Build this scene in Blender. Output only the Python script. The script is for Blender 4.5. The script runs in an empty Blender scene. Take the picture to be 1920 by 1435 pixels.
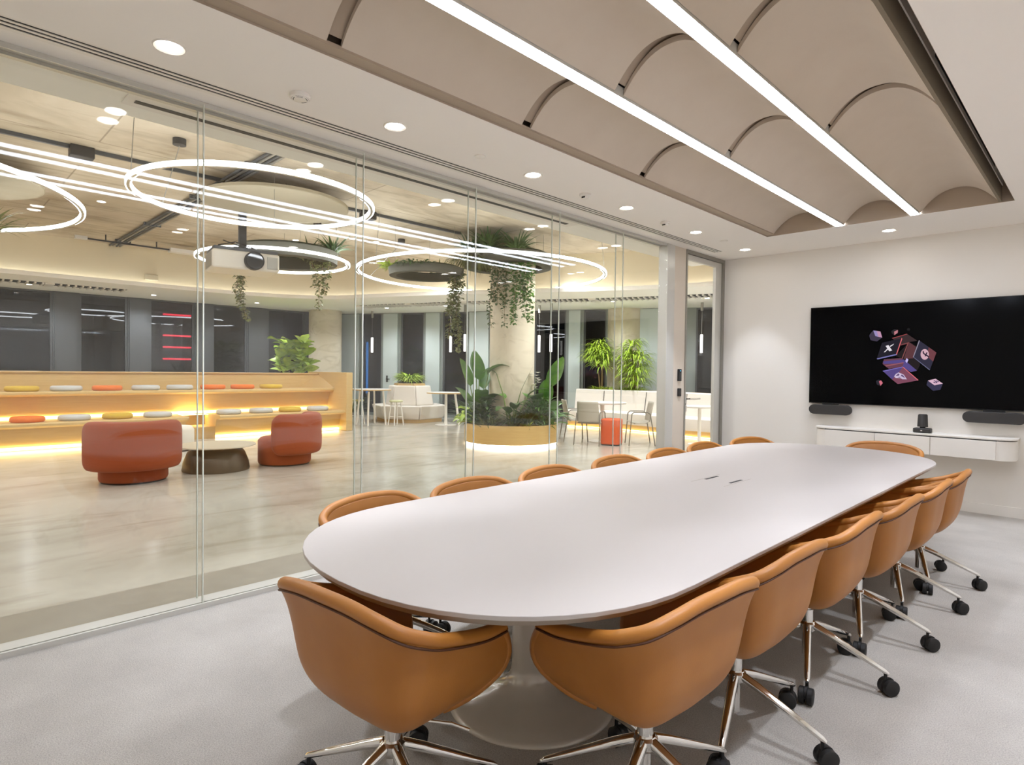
import bpy, bmesh, math, random
from mathutils import Vector, Matrix
random.seed(7)
PI = math.pi
scene = bpy.context.scene
COL = scene.collection

# ------------------------------------------------------------------ camera
cam_data = bpy.data.cameras.new('camera')
cam_data.sensor_fit = 'HORIZONTAL'
cam_data.sensor_width = 36.0
cam_data.lens = 1128.65 / 1920 * 36.0
cam_data.clip_end = 200
cam = bpy.data.objects.new('camera', cam_data)
COL.objects.link(cam)
def _cam():
    yaw, pitch, roll = 0.782, -0.0191, 0.0122
    f = Vector((-math.sin(yaw), math.cos(yaw), 0)); r = Vector((math.cos(yaw), math.sin(yaw), 0)); u = Vector((0, 0, 1))
    f2 = f * math.cos(pitch) + u * math.sin(pitch); u2 = -f * math.sin(pitch) + u * math.cos(pitch)
    r3 = r * math.cos(roll) + u2 * math.sin(roll); u3 = -r * math.sin(roll) + u2 * math.cos(roll)
    m = Matrix((r3, u3, -f2)).transposed().to_4x4()
    m.translation = Vector((3.81989, 0.0, 1.44))
    cam.matrix_world = m
_cam()
scene.camera = cam

# ------------------------------------------------------------------ world and exposure
w = bpy.data.worlds.new('night'); scene.world = w; w.use_nodes = True
w.node_tree.nodes['Background'].inputs[0].default_value = (0.10, 0.13, 0.20, 1)
w.node_tree.nodes['Background'].inputs[1].default_value = 0.02
vs = scene.view_settings
vs.view_transform = 'Standard'; vs.look = 'None'; vs.gamma = 1.0; vs.use_curve_mapping = False
vs.exposure = EXPOSURE = 1.66
cy = scene.cycles
cy.use_denoising = True
cy.max_bounces = 12; cy.diffuse_bounces = 8; cy.glossy_bounces = 6; cy.transmission_bounces = 6; cy.transparent_max_bounces = 40
cy.sample_clamp_indirect = 6.0
cy.caustics_reflective = False; cy.caustics_refractive = False

STRIP = 11.0        # the two linear lights over the table
SPOT = 42.0         # downlights of the meeting room
RING = 8.5         # ring pendants of the lobby
COVE = 1.8          # led line along the lobby fascia
BENCH_LED = 3.7     # warm led lines under the bleacher seats
LOBBY_FILL = 60.0   # lamps added in the lobby slab to brighten it
SOFFIT_SPOT = 55.0  # downlights in the lobby soffit
WARM = (0.89, 0.97, 1.12)
LOBBY_WHITE = (0.93, 0.975, 1.04)

# ------------------------------------------------------------------ helpers
def lin(c):
    out = []
    for v in c[:3]:
        v = v / 255.0
        out.append(v / 12.92 if v <= 0.04045 else ((v + 0.055) / 1.055) ** 2.4)
    return (out[0], out[1], out[2], 1.0)

MATS = {}
def mat(name, rgb, rough=0.5, metal=0.0, spec=0.5, noise=None, bump=None, coat=0.0, rgb2=None, stretch=(1, 1, 1), sheen=0.0):
    m = bpy.data.materials.new(name); m.use_nodes = True
    nt = m.node_tree; b = nt.nodes['Principled BSDF']
    b.inputs['Base Color'].default_value = lin(rgb)
    b.inputs['Roughness'].default_value = rough
    b.inputs['Metallic'].default_value = metal
    b.inputs['Specular IOR Level'].default_value = spec
    b.inputs['Coat Weight'].default_value = coat
    b.inputs['Sheen Weight'].default_value = sheen
    if noise or bump:
        tc = nt.nodes.new('ShaderNodeTexCoord'); mp = nt.nodes.new('ShaderNodeMapping')
        nt.links.new(tc.outputs['Object'], mp.inputs['Vector'])
        mp.inputs['Scale'].default_value = stretch
    if noise:
        n = nt.nodes.new('ShaderNodeTexNoise'); n.inputs['Scale'].default_value = noise[0]
        n.inputs['Detail'].default_value = noise[1] if len(noise) > 1 else 4
        n.inputs['Roughness'].default_value = 0.6
        nt.links.new(mp.outputs[0], n.inputs['Vector'])
        rmp = nt.nodes.new('ShaderNodeValToRGB')
        lo, hi = (noise[2], noise[3]) if len(noise) > 3 else (0.3, 0.7)
        rmp.color_ramp.elements[0].position = lo; rmp.color_ramp.elements[1].position = hi
        rmp.color_ramp.elements[0].color = lin(rgb2 if rgb2 else [c * 0.85 for c in rgb])
        rmp.color_ramp.elements[1].color = lin(rgb)
        nt.links.new(n.outputs['Fac'], rmp.inputs[0]); nt.links.new(rmp.outputs[0], b.inputs['Base Color'])
    if bump:
        n2 = nt.nodes.new('ShaderNodeTexNoise'); n2.inputs['Scale'].default_value = bump[0]; n2.inputs['Detail'].default_value = 3
        nt.links.new(mp.outputs[0], n2.inputs['Vector'])
        bp = nt.nodes.new('ShaderNodeBump'); bp.inputs['Strength'].default_value = bump[1]; bp.inputs['Distance'].default_value = bump[2] if len(bump) > 2 else 0.01
        nt.links.new(n2.outputs['Fac'], bp.inputs['Height']); nt.links.new(bp.outputs[0], b.inputs['Normal'])
    MATS[name] = m
    return m

def emit(name, rgb, strength):
    m = bpy.data.materials.new(name); m.use_nodes = True
    nt = m.node_tree; nt.nodes.remove(nt.nodes['Principled BSDF'])
    e = nt.nodes.new('ShaderNodeEmission'); e.inputs[0].default_value = (*rgb, 1); e.inputs[1].default_value = strength
    nt.links.new(e.outputs[0], nt.nodes['Material Output'].inputs[0])
    MATS[name] = m
    return m

def glass(name, tint, base=0.04, gain=1.0):
    """clear flat glass: see-through plus a mirror reflection that grows at grazing angles"""
    m = bpy.data.materials.new(name); m.use_nodes = True
    nt = m.node_tree; nt.nodes.remove(nt.nodes['Principled BSDF'])
    lw = nt.nodes.new('ShaderNodeLayerWeight'); lw.inputs[0].default_value = 0.5
    pw = nt.nodes.new('ShaderNodeMath'); pw.operation = 'POWER'; pw.inputs[1].default_value = 5.0
    ml = nt.nodes.new('ShaderNodeMath'); ml.operation = 'MULTIPLY_ADD'; ml.inputs[1].default_value = 0.9 * gain; ml.inputs[2].default_value = base
    tr = nt.nodes.new('ShaderNodeBsdfTransparent'); tr.inputs[0].default_value = (*tint, 1)
    gl = nt.nodes.new('ShaderNodeBsdfGlossy'); gl.inputs['Roughness'].default_value = 0.0
    mx = nt.nodes.new('ShaderNodeMixShader')
    nt.links.new(lw.outputs['Facing'], pw.inputs[0]); nt.links.new(pw.outputs[0], ml.inputs[0])
    nt.links.new(ml.outputs[0], mx.inputs[0]); nt.links.new(tr.outputs[0], mx.inputs[1]); nt.links.new(gl.outputs[0], mx.inputs[2])
    nt.links.new(mx.outputs[0], nt.nodes['Material Output'].inputs[0])
    MATS[name] = m
    return m

class MB:
    def __init__(s): s.v = []; s.f = []; s.m = []
    def add(s, vs, fs, m=0):
        o = len(s.v); s.v += [tuple(p) for p in vs]
        for f in fs: s.f.append(tuple(i + o for i in f)); s.m.append(m)
        return s
    def box(s, x0, x1, y0, y1, z0, z1, m=0):
        vs = [(x0,y0,z0),(x1,y0,z0),(x1,y1,z0),(x0,y1,z0),(x0,y0,z1),(x1,y0,z1),(x1,y1,z1),(x0,y1,z1)]
        return s.add(vs, [(3,2,1,0),(4,5,6,7),(0,1,5,4),(1,2,6,5),(2,3,7,6),(3,0,4,7)], m)
    def fbox(s, o, t, n, s0, s1, d0, d1, z0, z1, m=0):
        """box in a wall frame: along t from s0 to s1, along n from d0 to d1"""
        P = lambda a, b, z: (o[0] + t[0]*a + n[0]*b, o[1] + t[1]*a + n[1]*b, z)
        vs = [P(s0,d0,z0),P(s1,d0,z0),P(s1,d1,z0),P(s0,d1,z0),P(s0,d0,z1),P(s1,d0,z1),P(s1,d1,z1),P(s0,d1,z1)]
        return s.add(vs, [(3,2,1,0),(4,5,6,7),(0,1,5,4),(1,2,6,5),(2,3,7,6),(3,0,4,7)], m)
    def prism(s, poly, z0, z1, m=0, cap=True):
        n = len(poly)
        vs = [(p[0], p[1], z0) for p in poly] + [(p[0], p[1], z1) for p in poly]
        fs = [(i, (i+1) % n, n + (i+1) % n, n + i) for i in range(n)]
        if cap: fs += [tuple(reversed(range(n))), tuple(range(n, 2*n))]
        return s.add(vs, fs, m)
    def tube(s, pts, r, n=8, closed=False, m=0, flat=1.0):
        pts = [Vector(p) for p in pts]; k = len(pts)
        rs = list(r) if hasattr(r, '__len__') else [r] * k
        vs = []; prev = None
        for i, p in enumerate(pts):
            a = pts[(i-1) % k] if (closed or i > 0) else p
            b = pts[(i+1) % k] if (closed or i < k-1) else p
            t = (b - a)
            if t.length < 1e-9: t = Vector((0, 0, 1))
            t.normalize()
            if prev is None:
                ref = Vector((0, 0, 1)) if abs(t.z) < 0.9 else Vector((1, 0, 0))
                x = t.cross(ref).normalized()
            else:
                x = (prev - t * prev.dot(t)).normalized()
            y = t.cross(x); prev = x
            for j in range(n):
                a2 = 2*PI*j/n
                vs.append(p + x*math.cos(a2)*rs[i] + y*math.sin(a2)*rs[i]*flat)
        fs = []
        for i in range(k if closed else k-1):
            i2 = (i+1) % k
            for j in range(n):
                j2 = (j+1) % n
                fs.append((i*n+j, i*n+j2, i2*n+j2, i2*n+j))
        if not closed:
            fs.append(tuple(reversed(range(n)))); fs.append(tuple((k-1)*n + j for j in range(n)))
        return s.add(vs, fs, m)
    def cyl(s, c, r, z0, z1, n=24, m=0, r2=None):
        r2 = r if r2 is None else r2
        return s.lathe([(0, z0), (r, z0), (r2, z1), (0, z1)], n, c, m)
    def lathe(s, prof, n=32, c=(0, 0), m=0, closed=False):
        vs = []; fs = []; rows = []
        for (r, z) in prof:
            if r < 1e-6: rows.append([len(vs)]); vs.append((c[0], c[1], z))
            else:
                rows.append([len(vs) + j for j in range(n)])
                for j in range(n): vs.append((c[0] + r*math.cos(2*PI*j/n), c[1] + r*math.sin(2*PI*j/n), z))
        pairs = list(zip(rows[:-1], rows[1:]))
        if closed: pairs.append((rows[-1], rows[0]))
        for a, b in pairs:
            for j in range(n):
                j2 = (j+1) % n
                if len(a) == 1 and len(b) == 1: continue
                if len(a) == 1: fs.append((a[0], b[j2], b[j]))
                elif len(b) == 1: fs.append((a[j], a[j2], b[0]))
                else: fs.append((a[j], a[j2], b[j2], b[j]))
        return s.add(vs, fs, m)
    def grid(s, fn, nu, nv, m=0, cu=False):
        vs = [fn(i/nu, j/nv) for i in range(nu + (0 if cu else 1)) for j in range(nv+1)]
        fs = []
        for i in range(nu):
            i2 = (i+1) % nu if cu else i+1
            for j in range(nv):
                fs.append((i*(nv+1)+j, i2*(nv+1)+j, i2*(nv+1)+j+1, i*(nv+1)+j+1))
        return s.add(vs, fs, m)
    def sphere(s, c, r, n=12, k=8, m=0, sz=1.0):
        return s.lathe([(r*math.sin(PI*i/k), c[2] - sz*r*math.cos(PI*i/k)) for i in range(k+1)], n, (c[0], c[1]), m)
    def leaf(s, base, d, L, W, droop=0.5, n=6, m=0, shape='strap', fold=0.15, up=Vector((0, 0, 1)), twist=0.0):
        """a curved blade with a folded midrib"""
        d = Vector(d).normalized(); p = Vector(base)
        side = d.cross(up)
        if side.length < 1e-3: side = Vector((1, 0, 0))
        side.normalize()
        if twist: side = Matrix.Rotation(twist, 3, d) @ side
        vs = []; fs = []
        for i in range(n+1):
            t = i / n
            if shape == 'strap': wd = W * (0.55 + 0.45*math.sin(PI*min(1, t*1.3))) * (1 - t**3) + 0.001
            elif shape == 'oval': wd = W * max(0.02, math.sin(PI * (0.03 + 0.97*t)) ** 0.7)
            elif shape == 'paddle': wd = W * max(0.03, (math.sin(PI * min(1.0, t**0.7)) ** 0.6))
            else: wd = W * max(0.02, math.sin(PI*t**0.85))
            nrm = side.cross(d).normalized()
            vs += [p - side*wd*0.5 + nrm*fold*wd, p, p + side*wd*0.5 + nrm*fold*wd]
            p = p + d * (L / n)
            d = (d + Vector((0, 0, -droop / n))).normalized()
        for i in range(n):
            a = i*3
            fs += [(a, a+1, a+4, a+3), (a+1, a+2, a+5, a+4)]
        return s.add(vs, fs, m)
    def obj(s, name, mats, parent=None, smooth=40, loc=None, bevel=None, subsurf=0, solid=None):
        me = bpy.data.meshes.new(name)
        me.from_pydata(s.v, [], s.f); me.validate(clean_customdata=False)
        if not isinstance(mats, (list, tuple)): mats = [mats]
        for m in mats: me.materials.append(m)
        if len(me.polygons) == len(s.m): me.polygons.foreach_set('material_index', s.m)
        bm = bmesh.new(); bm.from_mesh(me); bmesh.ops.recalc_face_normals(bm, faces=bm.faces); bm.to_mesh(me); bm.free()
        if smooth:
            me.polygons.foreach_set('use_smooth', [True] * len(me.polygons))
            me.set_sharp_from_angle(angle=math.radians(smooth))
        o = bpy.data.objects.new(name, me); COL.objects.link(o)
        if parent: o.parent = parent
        if loc: o.location = loc
        if solid: 
            md = o.modifiers.new('thickness', 'SOLIDIFY'); md.thickness = solid[0]; md.offset = solid[1]
        if bevel:
            md = o.modifiers.new('bevel', 'BEVEL'); md.width = bevel; md.segments = 3; md.limit_method = 'ANGLE'; md.angle_limit = math.radians(40)
        if subsurf:
            md = o.modifiers.new('sub', 'SUBSURF'); md.levels = subsurf; md.render_levels = subsurf
        return o

def tag(o, label, cat, group=None, kind=None):
    o['label'] = label; o['category'] = cat
    if group: o['group'] = group
    if kind: o['kind'] = kind
    return o
def thing(name, label, cat, loc=(0, 0, 0), rz=0.0, group=None):
    o = bpy.data.objects.new(name, None); COL.objects.link(o)
    o.location = loc; o.rotation_euler = (0, 0, rz); o.empty_display_size = 0.1
    return tag(o, label, cat, group)
def struct(name, mb, mats, label=None, parent=None, **k):
    o = mb.obj(name, mats, parent, **k)
    if parent is None:
        o['kind'] = 'structure'
        if label: o['label'] = label
    return o
def dup(root, loc, rz=None, label=None):
    """copy a thing with its parts and sub-parts"""
    def cp(o, parent):
        c = o.copy(); COL.objects.link(c)
        if parent: c.parent = parent
        for ch in o.children: cp(ch, c)
        return c
    r = cp(root, None); r.location = loc
    if rz is not None: r.rotation_euler = (0, 0, rz)
    if label: r['label'] = label
    return r
def spot(name, loc, energy, size=2.0, blend=0.7, color=WARM, radius=0.04, parent=None, aim=None):
    l = bpy.data.lights.new(name, 'SPOT'); l.energy = energy; l.spot_size = size; l.spot_blend = blend; l.color = color; l.shadow_soft_size = radius
    o = bpy.data.objects.new(name, l); COL.objects.link(o); o.location = loc
    if aim is not None:
        o.rotation_euler = (Vector(aim) - Vector(loc)).to_track_quat('-Z', 'Y').to_euler()
    if parent: o.parent = parent
    return o
def arc(cx, cy, r, a0, a1, n): return [(cx + r*math.cos(a0 + (a1-a0)*i/n), cy + r*math.sin(a0 + (a1-a0)*i/n)) for i in range(n+1)]
def rrect(x0, x1, y0, y1, r, n=6):
    return arc(x1-r, y1-r, r, 0, PI/2, n) + arc(x0+r, y1-r, r, PI/2, PI, n) + arc(x0+r, y0+r, r, PI, 1.5*PI, n) + arc(x1-r, y0+r, r, 1.5*PI, 2*PI, n)
def catmull(pts, k=6):
    out = []
    P = [pts[0]] + list(pts) + [pts[-1]]
    for i in range(1, len(P)-2):
        p0, p1, p2, p3 = [Vector(P[i+j]) for j in (-1, 0, 1, 2)]
        for s in range(k):
            t = s / k
            out.append(0.5*((2*p1) + (-p0+p2)*t + (2*p0-5*p1+4*p2-p3)*t*t + (-p0+3*p1-3*p2+p3)*t*t*t))
    out.append(Vector(pts[-1]))
    return out

# ------------------------------------------------------------------ materials
WALL = mat('wall_paint', (226, 221, 213), 0.7)
CEIL = mat('ceiling_plaster', (241, 236, 230), 0.75)
GREIGE = mat('vault_felt', (205, 192, 175), 0.9, noise=(3, 4, 0.3, 0.75), rgb2=(200, 186, 169))
RECESS = mat('recess_paint', (170, 154, 136), 0.8)
RECESS_SHADE = mat('recess_painted_shade', (128, 116, 98), 0.8)  # recess paint darkened, so the side band's shade sits in its colour
BLACK = mat('matt_black', (22, 20, 19), 0.6)
DARK = mat('dark_plastic', (48, 45, 43), 0.55)
WHITE = mat('white_lacquer', (232, 227, 219), 0.35)
ALU = mat('satin_aluminium', (205, 203, 196), 0.38, metal=0.35)
ALUD = mat('grey_aluminium', (150, 147, 138), 0.4, metal=0.5)
CHROME = mat('polished_chrome', (226, 224, 220), 0.07, metal=1.0)
LEATHER = mat('tan_leather', (174, 114, 46), 0.45, bump=(260, 0.12, 0.002), noise=(4, 3, 0.3, 0.7), rgb2=(164, 104, 40))
SEAM = mat('leather_seam', (78, 42, 18), 0.6)
TOP = mat('greige_laminate', (178, 170, 164), 0.42)
TOPEDGE = mat('laminate_edge', (160, 148, 134), 0.5)
PEDEST = mat('warm_grey_metal', (206, 198, 184), 0.2, metal=0.1, coat=0.6)
SCREEN = mat('black_screen', (3, 3, 4), 0.12, spec=0.1)
WOOD = mat('light_oak', (206, 175, 116), 0.5, noise=(2.5, 5, 0.3, 0.7), rgb2=(197, 164, 104), stretch=(1, 1, 14))
GREYMETAL = mat('grey_metal', (128, 122, 112), 0.3, metal=0.7)
WOODE = mat('oak_edge', (194, 160, 104), 0.5)
RUST = mat('rust_fabric', (150, 66, 24), 0.9, bump=(220, 0.3, 0.004), sheen=0.08)
CREAM = mat('cream_fabric', (222, 216, 202), 0.9)
UPH = mat('pale_grey_upholstery', (220, 212, 202), 0.75)
BRONZE = mat('bronze_base', (92, 82, 66), 0.4, metal=0.3)
TANTOP = mat('tan_table_top', (190, 178, 152), 0.4)
OCHRE = mat('ochre_fabric', (206, 172, 62), 0.9)
GREYF = mat('light_grey_fabric', (196, 196, 192), 0.9)
ORANGE = mat('orange_fabric', (226, 120, 44), 0.9)
POUF = mat('orange_pouf', (214, 88, 32), 0.7)
WGREY = mat('facade_grey', (186, 196, 194), 0.45, metal=0.2)
SOFF = mat('soffit_white', (250, 248, 242), 0.75)
WDARK = mat('facade_dark', (74, 76, 78), 0.5, metal=0.2)
STRIPE = mat('stone_strip', (150, 141, 124), 0.35, noise=(5, 6, 0.3, 0.7), rgb2=(138, 129, 112))
SOIL = mat('dark_soil', (44, 34, 26), 0.95, noise=(40, 3), bump=(60, 0.6, 0.02))
LEAF = mat('leaf_green', (92, 140, 44), 0.38, noise=(7, 3), rgb2=(52, 96, 30))
LEAFD = mat('leaf_dark', (84, 110, 56), 0.42, noise=(9, 3), rgb2=(44, 68, 34))
LEAFL = mat('leaf_lime', (186, 208, 70), 0.45, noise=(8, 3), rgb2=(132, 164, 44))
LEAFV = mat('leaf_olive', (128, 134, 74), 0.5, noise=(14, 3), rgb2=(78, 84, 46))
STEM = mat('stem_brown', (134, 110, 78), 0.8)
STEMG = mat('stem_green', (104, 124, 58), 0.6)
FLOWER = mat('flower_white', (240, 238, 228), 0.5)
MOSS = mat('planter_moss', (66, 74, 48), 0.95, noise=(18, 5), rgb2=(34, 40, 28), bump=(30, 0.8, 0.03))
TROUGH = mat('planter_trough', (74, 72, 58), 0.7)
GLASS = glass('partition_glass', (0.992, 0.995, 0.988), 0.026, 0.6)
NGLASS = glass('night_window_glass', (0.22, 0.24, 0.26), 0.03, 0.8)
E_STRIP = emit('strip_light', (0.89, 0.97, 1.13), STRIP)
E_DOWN = emit('downlight_lens', (1.0, 0.95, 0.88), 14.0)
E_RING = emit('ring_light', (0.94, 0.975, 1.05), RING)
E_COVE = emit('cove_led', (0.97, 0.98, 1.0), COVE)
E_BENCH = emit('bench_led', (1.0, 0.73, 0.27), BENCH_LED)
E_WLED = emit('planter_led', (1.0, 0.94, 0.84), 2.6)
E_RED = emit('red_neon', (1.0, 0.03, 0.06), 6.0)
E_BLUE = emit('blue_neon', (0.08, 0.4, 1.0), 2.0)
E_PEND = emit('pendant_tube_light', (1.0, 0.97, 0.93), 1.6)

def concrete(name, rgb, rgb2, rough, seams=None, sc=0.6, blot=0.6):
    m = bpy.data.materials.new(name); m.use_nodes = True
    nt = m.node_tree; b = nt.nodes['Principled BSDF']; b.inputs['Roughness'].default_value = rough
    tc = nt.nodes.new('ShaderNodeTexCoord')
    def noise(scale, det, stretch, dist=0.0):
        mp = nt.nodes.new('ShaderNodeMapping'); mp.inputs['Scale'].default_value = stretch
        nt.links.new(tc.outputs['Object'], mp.inputs['Vector'])
        n = nt.nodes.new('ShaderNodeTexNoise'); n.inputs['Scale'].default_value = scale; n.inputs['Detail'].default_value = det
        n.inputs['Roughness'].default_value = 0.62; n.inputs['Distortion'].default_value = dist
        nt.links.new(mp.outputs[0], n.inputs['Vector']); return n
    a = noise(sc, 8, (1, 1, 1), 0.6); r1 = nt.nodes.new('ShaderNodeValToRGB')
    r1.color_ramp.elements[0].position = 0.32; r1.color_ramp.elements[1].position = 0.68
    r1.color_ramp.elements[0].color = lin(rgb2); r1.color_ramp.elements[1].color = lin(rgb)
    nt.links.new(a.outputs['Fac'], r1.inputs[0])
    c = noise(sc * 5, 10, (1, 0.25, 1), 1.2); r2 = nt.nodes.new('ShaderNodeValToRGB')
    r2.color_ramp.elements[0].position = 0.28; r2.color_ramp.elements[1].position = 0.50
    r2.color_ramp.elements[0].color = (0.62, 0.58, 0.52, 1); r2.color_ramp.elements[1].color = (1, 1, 1, 1)
    nt.links.new(c.outputs['Fac'], r2.inputs[0])
    mx = nt.nodes.new('ShaderNodeMix'); mx.data_type = 'RGBA'; mx.blend_type = 'MULTIPLY'; mx.inputs['Factor'].default_value = blot
    nt.links.new(r1.outputs[0], mx.inputs[6]); nt.links.new(r2.outputs[0], mx.inputs[7])
    out = mx.outputs[2]
    if seams:
        mp = nt.nodes.new('ShaderNodeMapping'); mp.inputs['Rotation'].default_value = (0, 0, seams[3])
        nt.links.new(tc.outputs['Object'], mp.inputs['Vector'])
        br = nt.nodes.new('ShaderNodeTexBrick'); br.offset = 0.5
        br.inputs['Scale'].default_value = 1.0; br.inputs['Brick Width'].default_value = seams[0]; br.inputs['Row Height'].default_value = seams[1]
        br.inputs['Mortar Size'].default_value = seams[2]; br.inputs['Mortar Smooth'].default_value = 0.3
        br.inputs['Color1'].default_value = (1, 1, 1, 1); br.inputs['Color2'].default_value = (0.9, 0.88, 0.86, 1); br.inputs['Mortar'].default_value = (0.35, 0.3, 0.26, 1)
        nt.links.new(mp.outputs[0], br.inputs['Vector'])
        m2 = nt.nodes.new('ShaderNodeMix'); m2.data_type = 'RGBA'; m2.blend_type = 'MULTIPLY'; m2.inputs['Factor'].default_value = 0.7
        nt.links.new(out, m2.inputs[6]); nt.links.new(br.outputs['Color'], m2.inputs[7]); out = m2.outputs[2]
    nt.links.new(out, b.inputs['Base Color'])
    return m
CONC = concrete('board_marked_concrete', (212, 200, 176), (172, 156, 130), 0.8, seams=(3.2, 1.15, 0.010, PI/2), blot=1.0)
CONCCOL = concrete('column_concrete', (212, 202, 180), (198, 186, 162), 0.75, sc=0.9)
LFLOOR = concrete('polished_concrete', (208, 203, 190), (170, 163, 148), 0.2, sc=0.45, blot=0.75)
def carpet():
    m = mat('grey_carpet', (204, 197, 188), 0.95, noise=(2.2, 8, 0.3, 0.72), rgb2=(181, 174, 165), bump=(420, 0.8, 0.006), sheen=0.2)
    nt = m.node_tree; b = nt.nodes['Principled BSDF']; src = b.inputs['Base Color'].links[0].from_socket
    tc = nt.nodes.new('ShaderNodeTexCoord'); n = nt.nodes.new('ShaderNodeTexNoise'); n.inputs['Scale'].default_value = 190; n.inputs['Detail'].default_value = 2
    nt.links.new(tc.outputs['Object'], n.inputs['Vector'])
    r = nt.nodes.new('ShaderNodeValToRGB'); r.color_ramp.elements[0].position = 0.33; r.color_ramp.elements[1].position = 0.62
    r.color_ramp.elements[0].color = (0.6, 0.59, 0.57, 1); r.color_ramp.elements[1].color = (1, 1, 1, 1)
    nt.links.new(n.outputs['Fac'], r.inputs[0])
    x = nt.nodes.new('ShaderNodeMix'); x.data_type = 'RGBA'; x.blend_type = 'MULTIPLY'; x.inputs['Factor'].default_value = 0.8
    nt.links.new(src, x.inputs[6]); nt.links.new(r.outputs[0], x.inputs[7]); nt.links.new(x.outputs[2], b.inputs['Base Color'])
    return m
CARPET = carpet()
# ------------------------------------------------------------------ meeting room shell
H = 3.0; L = 7.98; XR = 4.22; YB = -0.75
YG0, YG1 = -0.75, 6.45                       # glazed run before the door
struct('floor', MB().box(-0.02, XR, YB, L, -0.06, 0), CARPET)
struct('wall_front', MB().box(-0.1, XR, L, L+0.12, 0, 3.6), WALL)
struct('wall_right', MB().box(XR, XR+0.12, YB, L+0.12, 0, 3.6), WALL)
struct('wall_back', MB().box(-0.1, XR+0.12, YB-0.12, YB, 0, 3.6), WALL)
RX0, RX1, RY0, RY1 = 1.017, 3.189, 0.35, 6.911
c = MB()
c.box(0.283, RX0, YB, L, H, H+0.08)                              # ceiling band beside the glass
c.box(RX1, XR, YB, L, H, H+0.08)
c.box(RX0, RX1, RY1, L, H, H+0.08); c.box(RX0, RX1, YB, RY0, H, H+0.08)
c.box(0.0, 0.135, YB, L, H, H+0.08); c.box(0.135, 0.283, 7.36, L, H, H+0.08)
struct('ceiling', c, CEIL)
r = MB()
r.box(RX0-0.02, RX0+0.002, RY0, RY1, H+0.001, 3.42); r.box(RX1-0.002, RX1+0.02, RY0, RY1, H+0.001, 3.42)
r.box(RX0, RX1, RY1-0.003, RY1+0.02, H+0.001, 3.42); r.box(RX0, RX1, RY0-0.02, RY0+0.003, H+0.001, 3.42)
r.box(RX0-0.02, RX1+0.02, RY0-0.02, RY1+0.02, 3.42, 3.46)
r.box(RX0, 1.098, RY0, RY1, 3.012, 3.03)                      # flat ledge along the first vault row
struct('trim_1', r, RECESS)
struct('baseboard_front', MB().box(0.06, XR, L-0.012, L, 0, 0.105), WALL)
struct('baseboard_right', MB().box(XR-0.012, XR, YB, L, 0, 0.105), WALL)

# linear air diffuser along the glass
t = thing('air_slot_diffuser', 'long white ceiling slot diffuser with three dark slots above the glass wall', 'air vent', (0.21, 3.3, H))
fr = MB()
for x0, x1 in ((0.135, 0.168), (0.189, 0.207), (0.228, 0.246), (0.267, 0.283)):
    fr.box(x0-0.21, x1-0.21, -4.0, 4.06, 0.0, 0.004)
fr.obj('frame', WHITE, t)
MB().box(-0.075, 0.073, -4.0, 4.06, 0.0045, 0.02).obj('dark_plenum', BLACK, t)

# vaulted acoustic ceiling baffles: three rows, each in pieces with a gap
def vault(x0, x1, y0, y1, rise=0.185, z0=3.015):
    m = MB(); n = 20
    def top(u): 
        s = 2*u - 1
        return z0 + rise * (1 - abs(s)**2.2)
    th = 0.03
    vs = []; 
    for y in (y0, y1):
        for k in (0, 1):
            for i in range(n+1):
                vs.append((x0 + (x1-x0)*i/n, y, top(i/n) + k*th))
    N = n+1; fs = []
    for i in range(n):
        fs += [(i, i+1, 2*N+i+1, 2*N+i), (N+i, N+i+1, 3*N+i+1, 3*N+i), (i, i+1, N+i+1, N+i), (2*N+i, 2*N+i+1, 3*N+i+1, 3*N+i)]
    fs += [(0, N, 3*N, 2*N), (n, N+n, 3*N+n, 2*N+n)]
    return m.add(vs, fs)
rows = [(1.09, 1.735, 'row beside the glass wall'), (1.82, 2.405, 'middle row between the two light strips'), (2.487, 3.075, 'row farthest from the glass')]
segs = [(0.40, 1.44, 'nearest piece'), (1.52, 2.80, 'second piece'), (2.885, 4.16, 'third piece'), (4.245, 6.90, 'longest last piece towards the screen')]
for ri, (x0, x1, rn) in enumerate(rows):
    for (y0, y1, sn) in segs:
        tag(vault(x0, x1, y0, y1).obj('vaulted_ceiling_panel', GREIGE), 'beige vaulted ceiling panel, %s of the %s' % (sn, rn), 'ceiling panel', 'vaulted ceiling panels')
# curved sheet added behind the pieces; its brown stands in for the gaps' shade
for x0, x1, rn in rows:
    tag(vault(x0+0.01, x1-0.01, 0.38, 6.9, 0.185, 3.062).obj('gap_shade_sheet', RECESS), 'added curved sheet giving the gaps their dark tone, above the %s' % rn, 'added sheet', 'added gap sheets')
# side of the recess: service strip with a black slot
t = thing('service_strip', 'side strip of the ceiling recess, lower band darkened as shade, with a thin black air slot', 'ceiling trim', (3.1, 3.6, 3.0))
MB().box(-0.02, 0.0, -3.2, 3.3, 0.004, 0.142).obj('lower_band', RECESS_SHADE, t)
MB().box(-0.014, 0.006, -3.2, 3.3, 0.145, 0.30).obj('upper_band', CEIL, t)
MB().box(0.0, 0.0085, 0.35, 2.75, 0.178, 0.25).obj('dark_slot', BLACK, t)

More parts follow.
